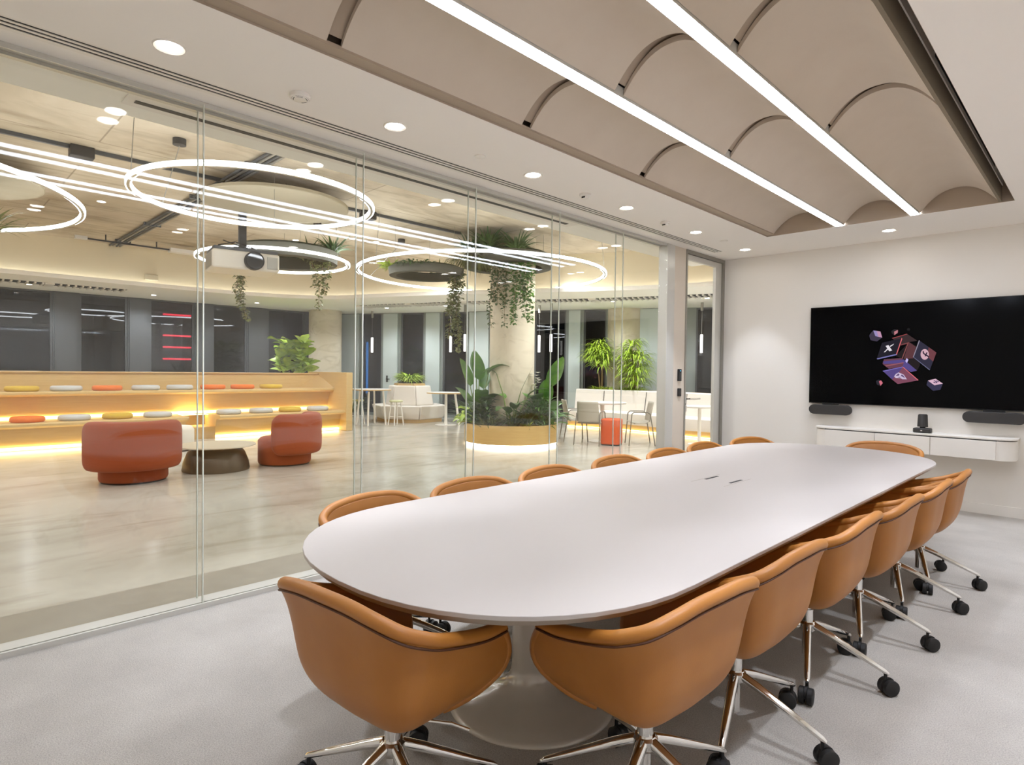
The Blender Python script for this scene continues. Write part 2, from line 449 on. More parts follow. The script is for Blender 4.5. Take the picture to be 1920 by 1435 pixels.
# two linear lights between the vault rows
for x0, x1, lb in ((1.741, 1.814, 'long white linear ceiling light nearer the glass wall'), (2.411, 2.481, 'long white linear ceiling light farther from the glass wall')):
    t = thing('linear_ceiling_light', lb, 'light', ((x0+x1)/2, 3.63, 3.0), group='linear lights in the vaulted ceiling')
    h = (x1-x0)/2
    MB().box(-h-0.004, -h, -3.26, 3.26, 0.0, 0.06).box(h, h+0.004, -3.26, 3.26, 0.0, 0.06).box(-h, h, -3.26, 3.26, 0.055, 0.06).obj('housing', ALU, t)
    MB().box(-h+0.002, h-0.002, -3.255, 3.255, -0.004, 0.012).obj('diffuser', E_STRIP, t)

# recessed downlights
def downlight(name, label, loc, energy, group, size=1.15, r=0.055, color=None):
    t = thing(name, label, 'light', loc, group=group)
    MB().lathe([(r, -0.001), (r+0.014, -0.006), (r+0.02, 0.0), (r, 0.03)], 24, closed=False).obj('trim_ring', WHITE, t)
    MB().lathe([(0, -0.002), (r, -0.002), (r, 0.002), (0, 0.002)], 24).obj('lens', E_DOWN, t)
    if energy: spot('downlight_beam', (loc[0], loc[1], loc[2]-0.02), energy, size, 0.55, color or WARM)
    return t
ords = ['nearest', 'second', 'third', 'fourth', 'fifth', 'sixth and farthest']
for i, y in enumerate((0.912, 2.218, 3.519, 4.823, 6.167, 7.433)):
    downlight('downlight', 'round recessed downlight, %s in the row along the glass wall' % ords[i], (0.533, y, H), SPOT * (0.5 if y > 7 else 1), 'downlights of the meeting room')
downlight('downlight', 'round recessed downlight alone above the screen wall', (2.10, 7.45, H), SPOT*0.5, 'downlights of the meeting room')
for i, y in enumerate((0.912, 2.218, 3.519, 4.823, 6.167, 7.433)):
    downlight('downlight', 'round recessed downlight, %s in the row by the right wall' % ords[i], (3.67, y, H), SPOT * (0.5 if y > 7 else 1), 'downlights of the meeting room')

# ceiling devices
t = thing('smoke_detector', 'white smoke detector with dark curved vents, nearest on the ceiling', 'detector', (0.509, 1.592, H), group='ceiling detectors')
MB().lathe([(0.058, 0), (0.058, -0.02), (0.045, -0.028), (0, -0.028)], 24).obj('body', WHITE, t)
v = MB()
for rr in (0.047, 0.038):
    for a0 in (-2.3, -1.0, 0.3, 1.6):
        v.tube([(rr*math.cos(a0+k*0.18), rr*math.sin(a0+k*0.18), -0.0275 - (0.0 if rr < 0.04 else -0.003)) for k in range(6)], 0.0022, 5)
v.obj('vents', BLACK, t)
tag(MB().lathe([(0.04, 0), (0.04, -0.006), (0.03, -0.01), (0, -0.01)], 24, (0.533, 2.95)).obj('sprinkler_cover', WHITE, loc=(0, 0, H)), 'small flat white ceiling disc between two downlights', 'sprinkler')
for y, lb in ((4.208, 'white ceiling detector with a dark slit, middle of the row'), (5.545, 'white stepped ceiling detector, farther towards the door')):
    t = thing('smoke_detector', lb, 'detector', (0.516, y, H), group='ceiling detectors')
    MB().lathe([(0.05, 0), (0.05, -0.018), (0.034, -0.022), (0.03, -0.04), (0, -0.042)], 24).obj('body', WHITE, t)
    MB().box(-0.012, 0.022, -0.034, -0.028, -0.038, -0.026).obj('slit', BLACK, t)
tag(MB().lathe([(0.045, 0), (0.045, -0.004), (0, -0.004)], 24, (0.562, 6.785)).obj('ceiling_speaker_cover', WHITE, loc=(0, 0, H)), 'flat round ceiling cover near the door corner', 'speaker')

# ------------------------------------------------------------------ glass wall (double glazed), door and frame
joints = [-0.75, 0.17, 1.243, 2.314, 3.39, 4.479, 5.553, 6.47]
for i in range(len(joints)-1):
    a, b = joints[i], joints[i+1]
    win = bpy.data.objects.new('window_%d' % (i+1), None); COL.objects.link(win); win.location = (0, (a+b)/2, 0); win['kind'] = 'structure'
    h = (b-a)/2 - 0.003
    MB().box(-0.006, 0.006, -h, h, 0.03, 2.985).obj('pane', GLASS, win)
    MB().box(-0.106, -0.094, -h, h, 0.03, 2.985).obj('pane', GLASS, win)
    if 0 < i:
        MB().box(-0.0055, 0.0055, -h-0.006, -h, 0.03, 2.985).obj('glass_edge', mat('glass_edge_%d' % i, (222, 226, 214), 0.3), win)
        MB().box(-0.1055, -0.0945, -h-0.006, -h, 0.03, 2.985).obj('glass_edge', MATS['glass_edge_%d' % i], win)
tr = MB()
tr.box(-0.12, -0.013, YG0, 6.47, 0, 0.032); tr.box(-0.006, 0.012, YG0, 6.47, 0, 0.03)
struct('trim_2', tr, [ALU])
tr = MB()
tr.box(-0.012, 0.0, YG0, 6.47, 2.972, 3.0); tr.box(-0.12, -0.085, YG0, 6.47, 2.972, 3.0); tr.box(-0.085, -0.012, YG0, 6.47, 2.99, 3.0)
struct('trim_3', tr, ALU)
struct('trim_4', MB().box(-0.11, 0.012, 6.47, 6.64, 0, 3.0), ALU)                          # slim mullion beside the last pane
struct('trim_5', MB().box(-0.10, 0.004, 6.645, 6.925, 0, 3.0), mat('jamb_panel', (206, 194, 178), 0.5))  # blank panel carrying the card readers
struct('trim_6', MB().box(-0.12, 0.014, 6.925, 6.955, 0, 3.0).box(-0.12, 0.014, 7.93, 7.98, 0, 3.0).box(-0.12, 0.014, 6.955, 7.93, 2.955, 3.0), ALUD)
door = bpy.data.objects.new('door_1', None); COL.objects.link(door); door.location = (-0.03, 6.958, 0); door['kind'] = 'structure'
df = MB(); DW = 0.968
df.box(-0.02, 0.02, 0, 0.035, 0.01, 2.95); df.box(-0.02, 0.02, DW-0.165, DW, 0.01, 2.95); df.box(-0.02, 0.02, 0.035, DW-0.165, 2.885, 2.95); df.box(-0.02, 0.02, 0.035, DW-0.165, 0.01, 0.12)
df.obj('door_frame', ALU, door)
MB().box(-0.005, 0.005, 0.035, DW-0.165, 0.12, 2.885).obj('pane', GLASS, door)
hd = MB(); hd.box(0.02, 0.03, 0.015, 0.055, 1.055, 1.17); hd.tube([(0.03, 0.035, 1.112), (0.075, 0.035, 1.112), (0.078, 0.06, 1.112), (0.078, 0.17, 1.108), (0.076, 0.31, 1.108)], 0.011, 8)
hd.obj('handle', CHROME, door)
MB().box(0.02, 0.03, 0.015, 0.055, 0.95, 1.03).obj('lock', CHROME, door)
t = thing('card_reader', 'upper black card reader with a tiny blue light on the door jamb panel', 'card reader', (0.004, 6.79, 1.415), group='devices on the jamb panel')
MB().box(0, 0.022, -0.036, 0.036, -0.075, 0.075).obj('body', BLACK, t, bevel=0.006)
MB().box(0.022, 0.0235, -0.004, 0.012, 0.05, 0.056).obj('status_light', E_BLUE, t)
MB().box(0.022, 0.0235, -0.026, 0.026, -0.06, 0.03).obj('reader_face', DARK, t)
t = thing('door_button', 'lower black door release button on the jamb panel', 'door button', (0.004, 6.795, 1.2), group='devices on the jamb panel')
MB().box(0, 0.02, -0.036, 0.036, -0.05, 0.05).obj('body', BLACK, t, bevel=0.006)
MB().box(0.02, 0.0215, -0.02, 0.02, -0.025, 0.025).obj('button', DARK, t)

# ------------------------------------------------------------------ screen wall
t = thing('wall_screen', 'large black flat display on the end wall showing floating dark cubes with logos', 'television', (2.21, L, 1.68))
MB().box(-1.045, 1.045, -0.06, -0.012, -0.588, 0.588).obj('bezel', BLACK, t, bevel=0.004)
MB().box(-0.35, 0.35, -0.012, 0.0, -0.3, 0.3).obj('wall_bracket', BLACK, t)
MB().box(-1.037, 1.037, -0.0615, -0.060, -0.578, 0.580).obj('screen', SCREEN, t)
# the picture on the screen, drawn as flat coloured shapes just on its surface
def SX(X, Y): return (1.66044662 + 5.04834329e-04*X + 1.23712773e-05*Y - 2.21, 2.07458598 - 3.79870584e-06*X - 5.87377487e-04*Y - 1.68)
SC = {}
def scol(rgb):
    if rgb not in SC:
        c_ = lin(rgb); SC[rgb] = emit('screen_colour_%02x%02x%02x' % rgb, c_[:3], 0.33)
    return SC[rgb]
LAY = [0]
def spoly(name, polys):
    """polys: list of (rgb, [(X, Y), ...]) painted one over the other"""
    mb = MB(); mats = []
    for rgb, pts in polys:
        m_ = scol(rgb)
        if m_ not in mats: mats.append(m_)
        LAY[0] += 1
        y = -0.0616 - LAY[0]*0.00004
        q = [SX(*p) for p in pts]
        mb.add([(a, y, b) for a, b in q], [tuple(range(len(q)))], mats.index(m_))
    mb.obj(name, mats, t, smooth=0)
spoly('picture_cube', [((62, 48, 50), [(760,345),(1045,270),(1240,405),(1085,430),(930,470),(795,385)]), ((150, 70, 72), [(760,345),(1045,270),(1055,280),(770,358)]),
    ((40, 34, 36), [(830,690),(1090,430),(1230,520),(1290,870),(1230,980),(985,760)]), ((92, 58, 62), [(1085,430),(1215,520),(1165,740),(985,750)]), ((122, 70, 72), [(930,470),(1085,430),(1075,455),(930,492)]), ((132, 78, 78), [(1085,430),(960,755),(945,745),(1055,455)]),
    ((104, 66, 82), [(600,760),(940,735),(1050,850),(1230,975),(1120,1000),(960,900),(700,945),(570,850)]), ((86, 74, 132), [(580,800),(985,760),(1235,970),(1120,1000),(960,905),(985,830),(600,850)]), ((150, 90, 100), [(620,880),(980,815),(985,830),(640,900)]), ((196, 184, 236), [(1040,735),(1075,765),(1045,830),(1015,790)])])
spoly('picture_tile_x', [((38, 36, 44), [(560,435),(945,355),(850,675),(455,750)]), ((216, 110, 116), [(945,345),(958,365),(852,672),(840,655)]), ((122, 120, 176), [(455,742),(840,655),(852,675),(470,762)]),
    ((226, 220, 226), [(632,498),(690,482),(760,588),(706,604)]), ((226, 220, 226), [(595,622),(672,545),(684,562),(622,618)]), ((226, 220, 226), [(716,500),(796,456),(786,478),(726,518)])])
circ = [(1378+76*math.cos(a*PI/14), 665+100*math.sin(a*PI/14)) for a in range(28)]
spoly('picture_tile_f', [((52, 50, 66), [(1275,400),(1590,630),(1470,960),(1160,720)]), ((112, 66, 72), [(1450,530),(1590,630),(1530,800),(1420,700)]), ((140, 134, 150), [(1272,395),(1288,408),(1172,725),(1158,715)]), ((104, 104, 132), [(1158,715),(1172,712),(1475,950),(1465,962)]),
    ((206, 168, 180), circ), ((44, 36, 52), [(1342,600),(1362,606),(1366,640),(1460,700),(1452,724),(1360,664),(1340,640)]), ((44, 36, 52), [(1412,622),(1430,634),(1392,706),(1374,694)])])
spoly('picture_tile_shield', [((86, 72, 128), [(580,990),(965,905),(1060,1010),(760,1150)]), ((124, 74, 92), [(965,905),(1265,1155),(870,1235),(760,1150),(900,1000)]), ((126, 116, 196), [(575,985),(965,898),(972,908),(585,1000)]), ((222, 112, 120), [(960,905),(978,905),(1262,1148),(1250,1158)]),
    ((200, 184, 210), [(885,1010),(985,1052),(1045,1140),(960,1140),(925,1120),(830,1120),(800,1090),(830,1045)]), ((96, 74, 114), [(880,1030),(905,1050),(890,1075),(830,1080)]), ((96, 74, 114), [(945,1050),(985,1075),(1010,1120),(930,1075)]), ((96, 74, 114), [(860,1105),(945,1095),(905,1115)])])
spoly('picture_small_cube', [((64, 58, 74), [(380,190),(300,285),(330,380),(460,408),(565,335),(420,300)]), ((186, 142, 170), [(385,190),(530,212),(565,335),(425,300)]), ((150, 138, 186), [(385,190),(455,200),(490,318),(425,300)])])
spoly('picture_small_cube', [((44, 42, 44), [(745,210),(810,175),(875,190),(870,245),(805,290),(755,260)]), ((190, 124, 132), [(800,222),(875,192),(870,248),(805,290)])])
spoly('picture_small_cube', [((34, 33, 34), [(1045,175),(1080,160),(1110,180),(1095,215),(1055,210)])])
spoly('picture_small_cube', [((46, 44, 52), [(440,1190),(500,1155),(575,1200),(530,1275),(460,1262)]), ((206, 112, 128), [(500,1195),(540,1170),(578,1222),(532,1280)])])
spoly('picture_note_cube', [((58, 56, 78), [(1435,1150),(1410,1240),(1530,1345),(1660,1320),(1705,1205),(1555,1240)]), ((214, 178, 196), [(1435,1155),(1575,1118),(1705,1205),(1555,1240)]), ((70, 56, 92), [(1535,1150),(1552,1146),(1612,1180),(1600,1198),(1548,1200),(1530,1180),(1556,1172),(1560,1188),(1590,1184)]), ((70, 56, 92), [(1590,1150),(1640,1168),(1630,1178),(1584,1160)])])
# speaker bars
for x0, x1, lb, sd in ((1.185, 1.655, 'black rounded speaker bar under the left end of the display', 1), (2.72, 3.24, 'black rounded speaker bar under the right end of the display', -1)):
    s = thing('speaker_bar', lb, 'speaker', ((x0+x1)/2, L-0.085, 1.018), group='speaker bars')
    h = (x1-x0)/2
    poly = rrect(-h, h, -0.058, 0.058, 0.0575, 8)
    b_ = MB(); n_ = len(poly)
    b_.add([(p[0], -0.035, p[1]) for p in poly] + [(p[0], 0.035, p[1]) for p in poly], [(i, (i+1) % n_, n_+(i+1) % n_, n_+i) for i in range(n_)] + [tuple(range(n_)), tuple(range(n_, 2*n_))])
    b_.obj('body', DARK, s, bevel=0.006)
    MB().box(-0.05, 0.05, 0.035, 0.085, -0.02, 0.02).box(-0.09, 0.09, -0.005, 0.02, 0.056, 0.074).obj('mounting_bracket', BLACK, s)
# floating cabinet
t = thing('floating_cabinet', 'low white wall hung cabinet with rounded ends below the display', 'cabinet', (2.24, L, 0.6))
def roundfront(x0, x1, d, r, n=8): return arc(x1-r, -d+r, r, 0, -PI/2, n) + arc(x0+r, -d+r, r, -PI/2, -PI, n) + [(x0, 0), (x1, 0)]
MB().prism(list(reversed(roundfront(-0.935, 0.935, 0.30, 0.14))), 0.0, 0.195).obj('carcass', WHITE, t)
MB().prism(list(reversed(roundfront(-0.945, 0.945, 0.315, 0.15))), 0.205, 0.225).obj('worktop', WHITE, t, bevel=0.004)
for x0, x1 in ((-0.80, -0.285), (-0.279, 0.235), (0.241, 0.785)):
    MB().box(x0, x1, -0.318, -0.3005, 0.004, 0.193).obj('drawer', WHITE, t, bevel=0.002)
MB().box(-0.81, 0.79, -0.303, -0.3, 0.193, 0.206).obj('shadow_gap', DARK, t)
# conference camera
t = thing('conference_camera', 'small black conference camera standing on the white cabinet', 'camera', (2.385, L-0.19, 0.825))
MB().box(-0.08, 0.08, -0.06, 0.06, 0.0, 0.05).obj('base', DARK, t, bevel=0.012)
MB().lathe([(0, 0.05), (0.026, 0.05), (0.026, 0.066), (0, 0.066)], 20).obj('neck', BLACK, t)
MB().lathe([(0, 0.064), (0.05, 0.064), (0.044, 0.19), (0.036, 0.2), (0, 0.2)], 24).obj('head', DARK, t)
MB().box(-0.008, 0.008, -0.063, -0.06, 0.02, 0.03).obj('logo_mark', ALU, t)
# ------------------------------------------------------------------ conference table
TX, TY, TA, TB = 2.045, 3.68, 0.828, 2.69
def table_outline(a, b, end=0.82, n=26, p=2.25):
    pts = []
    for k in range(n+1):
        th = -PI/2 + PI*k/n
        x, y = math.cos(th), math.sin(th)
        X = a * math.copysign(abs(y)**(2/p), y); Y = end * abs(x)**(2/p)
        pts.append((X, -(b-end) - Y))
    top = [(-x, -y) for x, y in pts]
    return pts + top
t = thing('conference_table', 'long pale oval conference table on two trumpet pedestals', 'table', (TX, TY, 0))
o1 = table_outline(TA, TB)
MB().prism(o1, 0.735, 0.75).obj('tabletop', TOP, t, bevel=0.002)
ed = MB(); o2 = table_outline(TA-0.003, TB-0.003); o3 = table_outline(TA-0.05, TB-0.05); n = len(o2)
ed.add([(x, y, 0.7345) for x, y in o2] + [(x, y, 0.712) for x, y in table_outline(TA-0.022, TB-0.022)] + [(x, y, 0.711) for x, y in o3], [(i, (i+1) % n, n+(i+1) % n, n+i) for i in range(n)] + [(n+i, n+(i+1) % n, 2*n+(i+1) % n, 2*n+i) for i in range(n)] + [tuple(range(2*n, 3*n)), tuple(reversed(range(n)))])
ed.obj('tabletop_underside', TOPEDGE, t)
for py in (1.93-TY, 5.43-TY):
    MB().lathe([(0, 0.711), (0.16, 0.711), (0.16, 0.70), (0.086, 0.69), (0.086, 0.16), (0.092, 0.12), (0.115, 0.085), (0.17, 0.06), (0.27, 0.035), (0.345, 0.018), (0.36, 0.006), (0.36, 0.0), (0, 0.0)], 64, (0, py)).obj('pedestal', PEDEST, t, smooth=60)
for (x, y) in ((1.966, 3.752), (2.136, 3.74)):
    MB().box(x-TX-0.009, x-TX+0.009, y-TY-0.085, y-TY+0.085, 0.7502, 0.7512).obj('cable_slot', BLACK, t)
for q in (-0.103, 0.115): MB().box(q, q+0.003, -0.16, 0.23, 0.7501, 0.7505).obj('power_flap_seam', TOPEDGE, t)

# ------------------------------------------------------------------ tan leather swivel chairs
def chair_proto(label):
    t = thing('swivel_chair', label, 'chair', group='tan swivel chairs round the table')
    F = 0.215
    half = [(0.285, F), (0.297, F-0.09), (0.303, 0.03), (0.314, -0.09), (0.317, -0.155), (0.294, -0.215), (0.225, -0.25), (0.12, -0.262), (0, -0.268)]
    zs = [0.622, 0.63, 0.648, 0.682, 0.708, 0.735, 0.762, 0.778, 0.783]
    pts = [(x, y, z) for (x, y), z in zip(half, zs)]
    pts = pts + [(-x, y, z) for x, y, z in reversed(pts[:-1])]
    pts = [(x*1.03, y*1.03, z) for x, y, z in pts]
    rim = catmull(pts, 6); N = len(rim) - 1
    cx, cyy, zb = 0.0, 0.0, 0.322
    PH = [0, .08, .17, .30, .44, .58, .70, .80, .88, .94, .98, 1.0]
    PS = [1, .955, .92, .885, .855, .815, .745, .64, .51, .37, .235, .12]
    def prof(v):
        q = v*(len(PH)-1); i = min(len(PH)-2, int(q)); t_ = q - i
        def cr(L_):
            p0 = L_[max(0, i-1)]; p1 = L_[i]; p2 = L_[i+1]; p3 = L_[min(len(L_)-1, i+2)]
            return 0.5*((2*p1) + (-p0+p2)*t_ + (2*p0-5*p1+4*p2-p3)*t_*t_ + (-p0+3*p1-3*p2+p3)*t_**3)
        return cr(PH), cr(PS)
    def sh(u, v):
        R = rim[min(N, int(round(u*N)))]
        h, s = prof(v)
        fwd = max(0.0, R.y / F)
        zbb = zb + 0.125*fwd*(1-h**2)
        sf = s ** (1 - 0.38*fwd)
        bul = math.sin(PI/2*min(1.0, h/0.75)) * (1.0 if h < 0.75 else max(0.0, (1-h)/0.25)**0.6)
        return (R.x*sf, R.y*sf + 0.085*fwd**2*bul, zbb + (R.z-0.014-zbb)*(1-h))
    m = MB(); m.grid(lambda u, v: sh(u, v), N, 33)
    shell = m.obj('shell', LEATHER, t, smooth=80, solid=(0.032, 1))
    MB().tube([(p.x*0.958, p.y*0.958, p.z+0.0) for p in rim], 0.021, 12).obj('rim_roll', LEATHER, shell, smooth=80)
    MB().tube([(p.x*1.003, p.y*1.003, p.z-0.021) for p in rim], 0.0038, 6).obj('rim_seam', SEAM, shell)
    # front edges of the arms
    for e, u in (('a', 0.0), ('b', 1.0)):
        ed = [sh(u, v/33) for v in range(0, 32, 2)]
        MB().tube([(x*0.955, y*0.985, z) for x, y, z in ed], 0.017, 8).obj('arm_front_edge', LEATHER, shell, smooth=80)
    # seat cushion
    c = MB()
    def cu(u, v):
        th = 2*PI*u; r = math.sin(v*PI/2)**0.6 if v < 1 else 1.0
        ca, sa = math.cos(th), math.sin(th)
        X = 0.205*math.copysign(abs(ca)**0.7, ca)*r; Y = 0.035 + 0.21*math.copysign(abs(sa)**0.7, sa)*r
        return (X, Y, 0.452 - 0.03*v**4)
    c.grid(cu, 32, 8, cu=True)
    rim0 = [cu(i/32, 1.0) for i in range(32)]
    c.add(rim0 + [(x*0.82, y*0.82 if y < 0 else y*0.96, 0.395) for x, y, z in rim0], [(i, (i+1) % 32, 32+(i+1) % 32, 32+i) for i in range(32)] + [tuple(range(32, 64))])
    c.obj('seat_cushion', LEATHER, t, smooth=60)
    MB().lathe([(0, 0.312), (0.036, 0.312), (0.042, 0.32), (0.042, 0.345), (0, 0.345)], 24).obj('seat_plate', CHROME, t)
    MB().lathe([(0, 0.318), (0.0185, 0.318), (0.0185, 0.30), (0.027, 0.298), (0.027, 0.235), (0, 0.235)], 24).obj('column', CHROME, t)
    MB().lathe([(0, 0.24), (0.033, 0.24), (0.042, 0.232), (0.042, 0.205), (0.03, 0.19), (0.021, 0.185), (0.021, 0.075), (0, 0.072)], 24).obj('hub', CHROME, t)
    MB().tube([(0.05, 0.04, 0.305), (0.16, 0.11, 0.30), (0.21, 0.14, 0.285)], 0.006, 8).obj('height_lever', CHROME, t)
    for k in range(5):
        a = -PI/2 + k*2*PI/5; ca, sa = math.cos(a), math.sin(a)
        leg = MB().tube([(ca*0.03, sa*0.03, 0.222), (ca*0.10, sa*0.10, 0.198), (ca*0.22, sa*0.22, 0.15), (ca*0.335, sa*0.335, 0.104), (ca*0.35, sa*0.35, 0.096)], [0.021, 0.0195, 0.016, 0.0125, 0.007], 10, flat=0.85).obj('leg', CHROME, t, smooth=70)
        cb = MB(); b = a + 0.9 + 1.3*k; px, py = ca*0.336, sa*0.336; dx, dy = math.cos(b), math.sin(b)
        ox, oy = px + dx*0.016, py + dy*0.016; ex, ey = -dy, dx
        cb.tube([(px, py, 0.10), (px, py, 0.062)], 0.007, 8)
        for s in (-1, 1):
            cb.tube([(ox+ex*s*0.004, oy+ey*s*0.004, 0.036), (ox+ex*s*0.008, oy+ey*s*0.008, 0.036), (ox+ex*s*0.026, oy+ey*s*0.026, 0.036), (ox+ex*s*0.029, oy+ey*s*0.029, 0.036)], [0.031, 0.036, 0.036, 0.032], 20)
        cb.tube([(ox+ex*-0.006, oy+ey*-0.006, 0.048), (ox+ex*0.006, oy+ey*0.006, 0.048)], 0.029, 14)
        cb.obj('caster', BLACK, leg, smooth=50)
    return t
CH = [  # x, y, heading of the seat (radians from +y), label
    (2.19, 1.11, 0.10, 'tan leather swivel chair at the near end of the table, seen from behind'),
    (2.75, 1.725, PI/2 - 0.057, 'tan leather swivel chair nearest the camera on the right side of the table'),
    (2.765, 2.37, PI/2 - 0.02, 'second tan swivel chair from the camera along the right side'),
    (2.795, 3.10, PI/2 + 0.02, 'third tan swivel chair from the camera along the right side'),
    (2.835, 3.77, PI/2, 'fourth tan swivel chair from the camera along the right side'),
    (2.86, 4.49, PI/2 + 0.02, 'fifth tan swivel chair from the camera along the right side'),
    (2.88, 5.08, PI/2 + 0.03, 'last tan swivel chair on the right side, nearest the cabinet'),
    (1.37, 1.70, -PI/2 + 0.15, 'tan chair back above the table edge, first from the camera on the glass side'),
    (1.37, 2.36, -PI/2, 'tan chair back above the table edge, second from the camera on the glass side'),
    (1.37, 3.06, -PI/2 + 0.03, 'tan chair back above the table edge, third from the camera on the glass side'),
    (1.37, 3.83, -PI/2, 'tan chair back above the table edge, fourth from the camera on the glass side'),
    (1.40, 4.52, -PI/2, 'tan chair back above the table edge, fifth from the camera on the glass side'),
    (1.38, 5.22, -PI/2, 'tan chair back in front of the door, sixth on the glass side'),
    (1.47, 5.95, -PI/2 - 0.25, 'tan chair back farthest on the glass side, by the room corner'),
    (2.30, 6.42, PI + 0.05, 'tan chair at the far end of the table in front of the cabinet'),
]
first = None
for x, y, h, lb in CH:
    if first is None:
        first = chair_proto(lb); first.location = (x, y, 0); first.rotation_euler = (0, 0, h)
    else: dup(first, (x, y, 0), h, lb)
# ------------------------------------------------------------------ lobby shell
HC, HS = 4.05, 3.2
struct('floor_lobby', MB().box(-14.6, -0.64, -4.0, 17.5, -0.06, 0).box(-0.64, -0.02, 7.98, 17.5, -0.06, 0), LFLOOR)
struct('floor_strip', MB().box(-0.64, -0.02, -4.0, 7.98, -0.06, 0), STRIPE)
struct('ceiling_lobby', MB().box(-14.6, 0.0, -4.0, 17.5, HC, HC+0.1), CONC)
struct('trim_7', MB().box(-0.55, -0.0, -4.0, 8.1, H, HC).box(-0.12, 0.0, 8.1, 17.5, 0, HC), SOFF)       # bulkhead on the lobby side of the glass and wall beyond
struct('wall_lobby_near', MB().box(-14.6, 0, -4.12, -4.0, 0, HC), WALL)
struct('wall_beyond', MB().box(-0.1, 0.0, -4.0, YB, 0, H), WALL)
curve = catmull([Vector(p) for p in [(-11.25, -4.0), (-11.28, -1), (-11.25, 2.0), (-11.2, 4.6), (-11.05, 6.0), (-10.65, 7.0), (-9.9, 7.7), (-8.9, 8.1), (-7.2, 8.9), (-5.3, 9.9), (-4.0, 10.65), (-2.8, 11.15), (-1.8, 11.38), (-0.12, 11.45)]], 5)
cv = [(p.x, p.y) for p in curve]
def offset(poly, d):
    out = []
    for i, p in enumerate(poly):
        a = Vector(poly[max(0, i-1)]); b = Vector(poly[min(len(poly)-1, i+1)]); tt = (b-a).normalized()
        out.append((p[0] + tt.y*d, p[1] - tt.x*d))
    return out
# fascia stands a little behind the ledge; the led lies on the ledge and washes the fascia
back = offset(cv, -0.14)
def strip_faces(mb, lo, hi, zlo, zhi):
    n = len(lo)
    mb.add([(p[0], p[1], zlo) for p in lo] + [(p[0], p[1], zhi) for p in hi], [(i, i+1, n+i+1, n+i) for i in range(n-1)])
fm = MB(); strip_faces(fm, back, back, HS, HC)
struct('wall_fascia', fm, mat('fascia_plaster', (216, 203, 172), 0.75), smooth=60)
lg = MB()
strip_faces(lg, cv, cv, HS, HS+0.085); strip_faces(lg, cv, offset(cv, -0.015), HS+0.085, HS+0.085); strip_faces(lg, offset(cv, -0.015), offset(cv, -0.015), HS+0.085, HS+0.03); strip_faces(lg, offset(cv, -0.015), back, HS+0.03, HS+0.03)
struct('trim_8', lg, SOFF, smooth=60)
lm = MB(); strip_faces(lm, offset(cv, -0.03), offset(cv, -0.08), HS+0.05, HS+0.05)
t = tag(lm.obj('cove_light', E_COVE), 'white led line along the foot of the curved lobby fascia', 'light')
sf = bmesh.new()
outer = [(-14.1, -4.0), (-14.1, 9.7), (-13.95, 9.77), (-3.7, 15.2), (0.0, 17.16)]
vsb = [sf.verts.new((p[0], p[1], HS)) for p in cv] + [sf.verts.new((p[0], p[1], HS)) for p in reversed(outer)]
sf.faces.new(vsb); bmesh.ops.triangulate(sf, faces=sf.faces)
me = bpy.data.meshes.new('soffit'); sf.to_mesh(me); sf.free(); me.materials.append(SOFF)
so = bpy.data.objects.new('trim_9', me); COL.objects.link(so); so['kind'] = 'structure'

# window walls
def window(n, o, tt, nn, s0, s1, z0, z1):
    wn = bpy.data.objects.new('window_%d' % n, None); COL.objects.link(wn); wn['kind'] = 'structure'
    f = MB(); w_ = 0.045
    f.fbox(o, tt, nn, s0, s0+w_, -0.06, 0.02, z0, z1).fbox(o, tt, nn, s1-w_, s1, -0.06, 0.02, z0, z1).fbox(o, tt, nn, s0+w_, s1-w_, -0.06, 0.02, z0, z0+w_).fbox(o, tt, nn, s0+w_, s1-w_, -0.06, 0.02, z1-w_, z1)
    f.obj('window_frame', WDARK, wn)
    MB().fbox(o, tt, nn, s0+w_, s1-w_, -0.03, -0.022, z0+w_, z1-w_).obj('pane', NGLASS, wn)
LO, LT, LN = (-14.0, 0.0), (0, 1), (1, 0)
lw_ = [(-3.9, -2.6), (-2.1, -0.95), (-0.5, 0.45), (0.95, 2.45), (2.97, 3.98), (4.48, 5.555), (6.03, 6.97), (7.58, 8.74)]
k = 20
pan = MB(); prev = -4.0
for s0, s1 in lw_:
    pan.fbox(LO, LT, LN, prev, s0, -0.1, 0.06, 0, HS)
    if s0 - prev > 0.4: pan.fbox(LO, LT, LN, prev+0.03, s0-0.06, 0.06, 0.10, 0.0, HS-0.02)
    pan.fbox(LO, LT, LN, s0, s1, -0.1, 0.06, 0, 1.26); prev = s1
    window(k, LO, LT, LN, s0, s1, 1.26, HS); k += 1
pan.fbox(LO, LT, LN, prev, 9.9, -0.1, 0.06, 0, HS)
struct('wall_windows', pan, WDARK)
t = struct('trim_10', MB().box(-13.94, -13.6, -4, 2.2, 0, 1.31), mat('sill_cabinet', (196, 180, 142), 0.5))
RO, RT, RN = (-13.9, 9.8), (0.88378, 0.46788), (0.46788, -0.88378)
rw_ = [(0.94, 1.64), (2.31, 3.09), (3.73, 4.51), (5.3, 6.0), (6.60, 7.53), (8.04, 8.68), (10.29, 10.82), (11.08, 12.2), (12.7, 13.8), (14.2, 15.2)]
pan = MB(); prev = 0.0; pk = MB()
for s0, s1 in rw_:
    pan.fbox(RO, RT, RN, prev, s0, -0.1, 0.06, 0, HS)
    if s0 - prev > 0.3: pk.fbox(RO, RT, RN, prev+0.09, s0-0.09, 0.06, 0.11, 0.02, HS-0.02)
    pan.fbox(RO, RT, RN, s0, s1, -0.1, 0.06, 0, 0.08); prev = s1
    window(k, RO, RT, RN, s0, s1, 0.08, HS); k += 1
pan.fbox(RO, RT, RN, prev, 16.2, -0.1, 0.06, 0, HS)
struct('wall_windows_far', pan, mat('mullion_grey', (124, 130, 126), 0.45, metal=0.2))
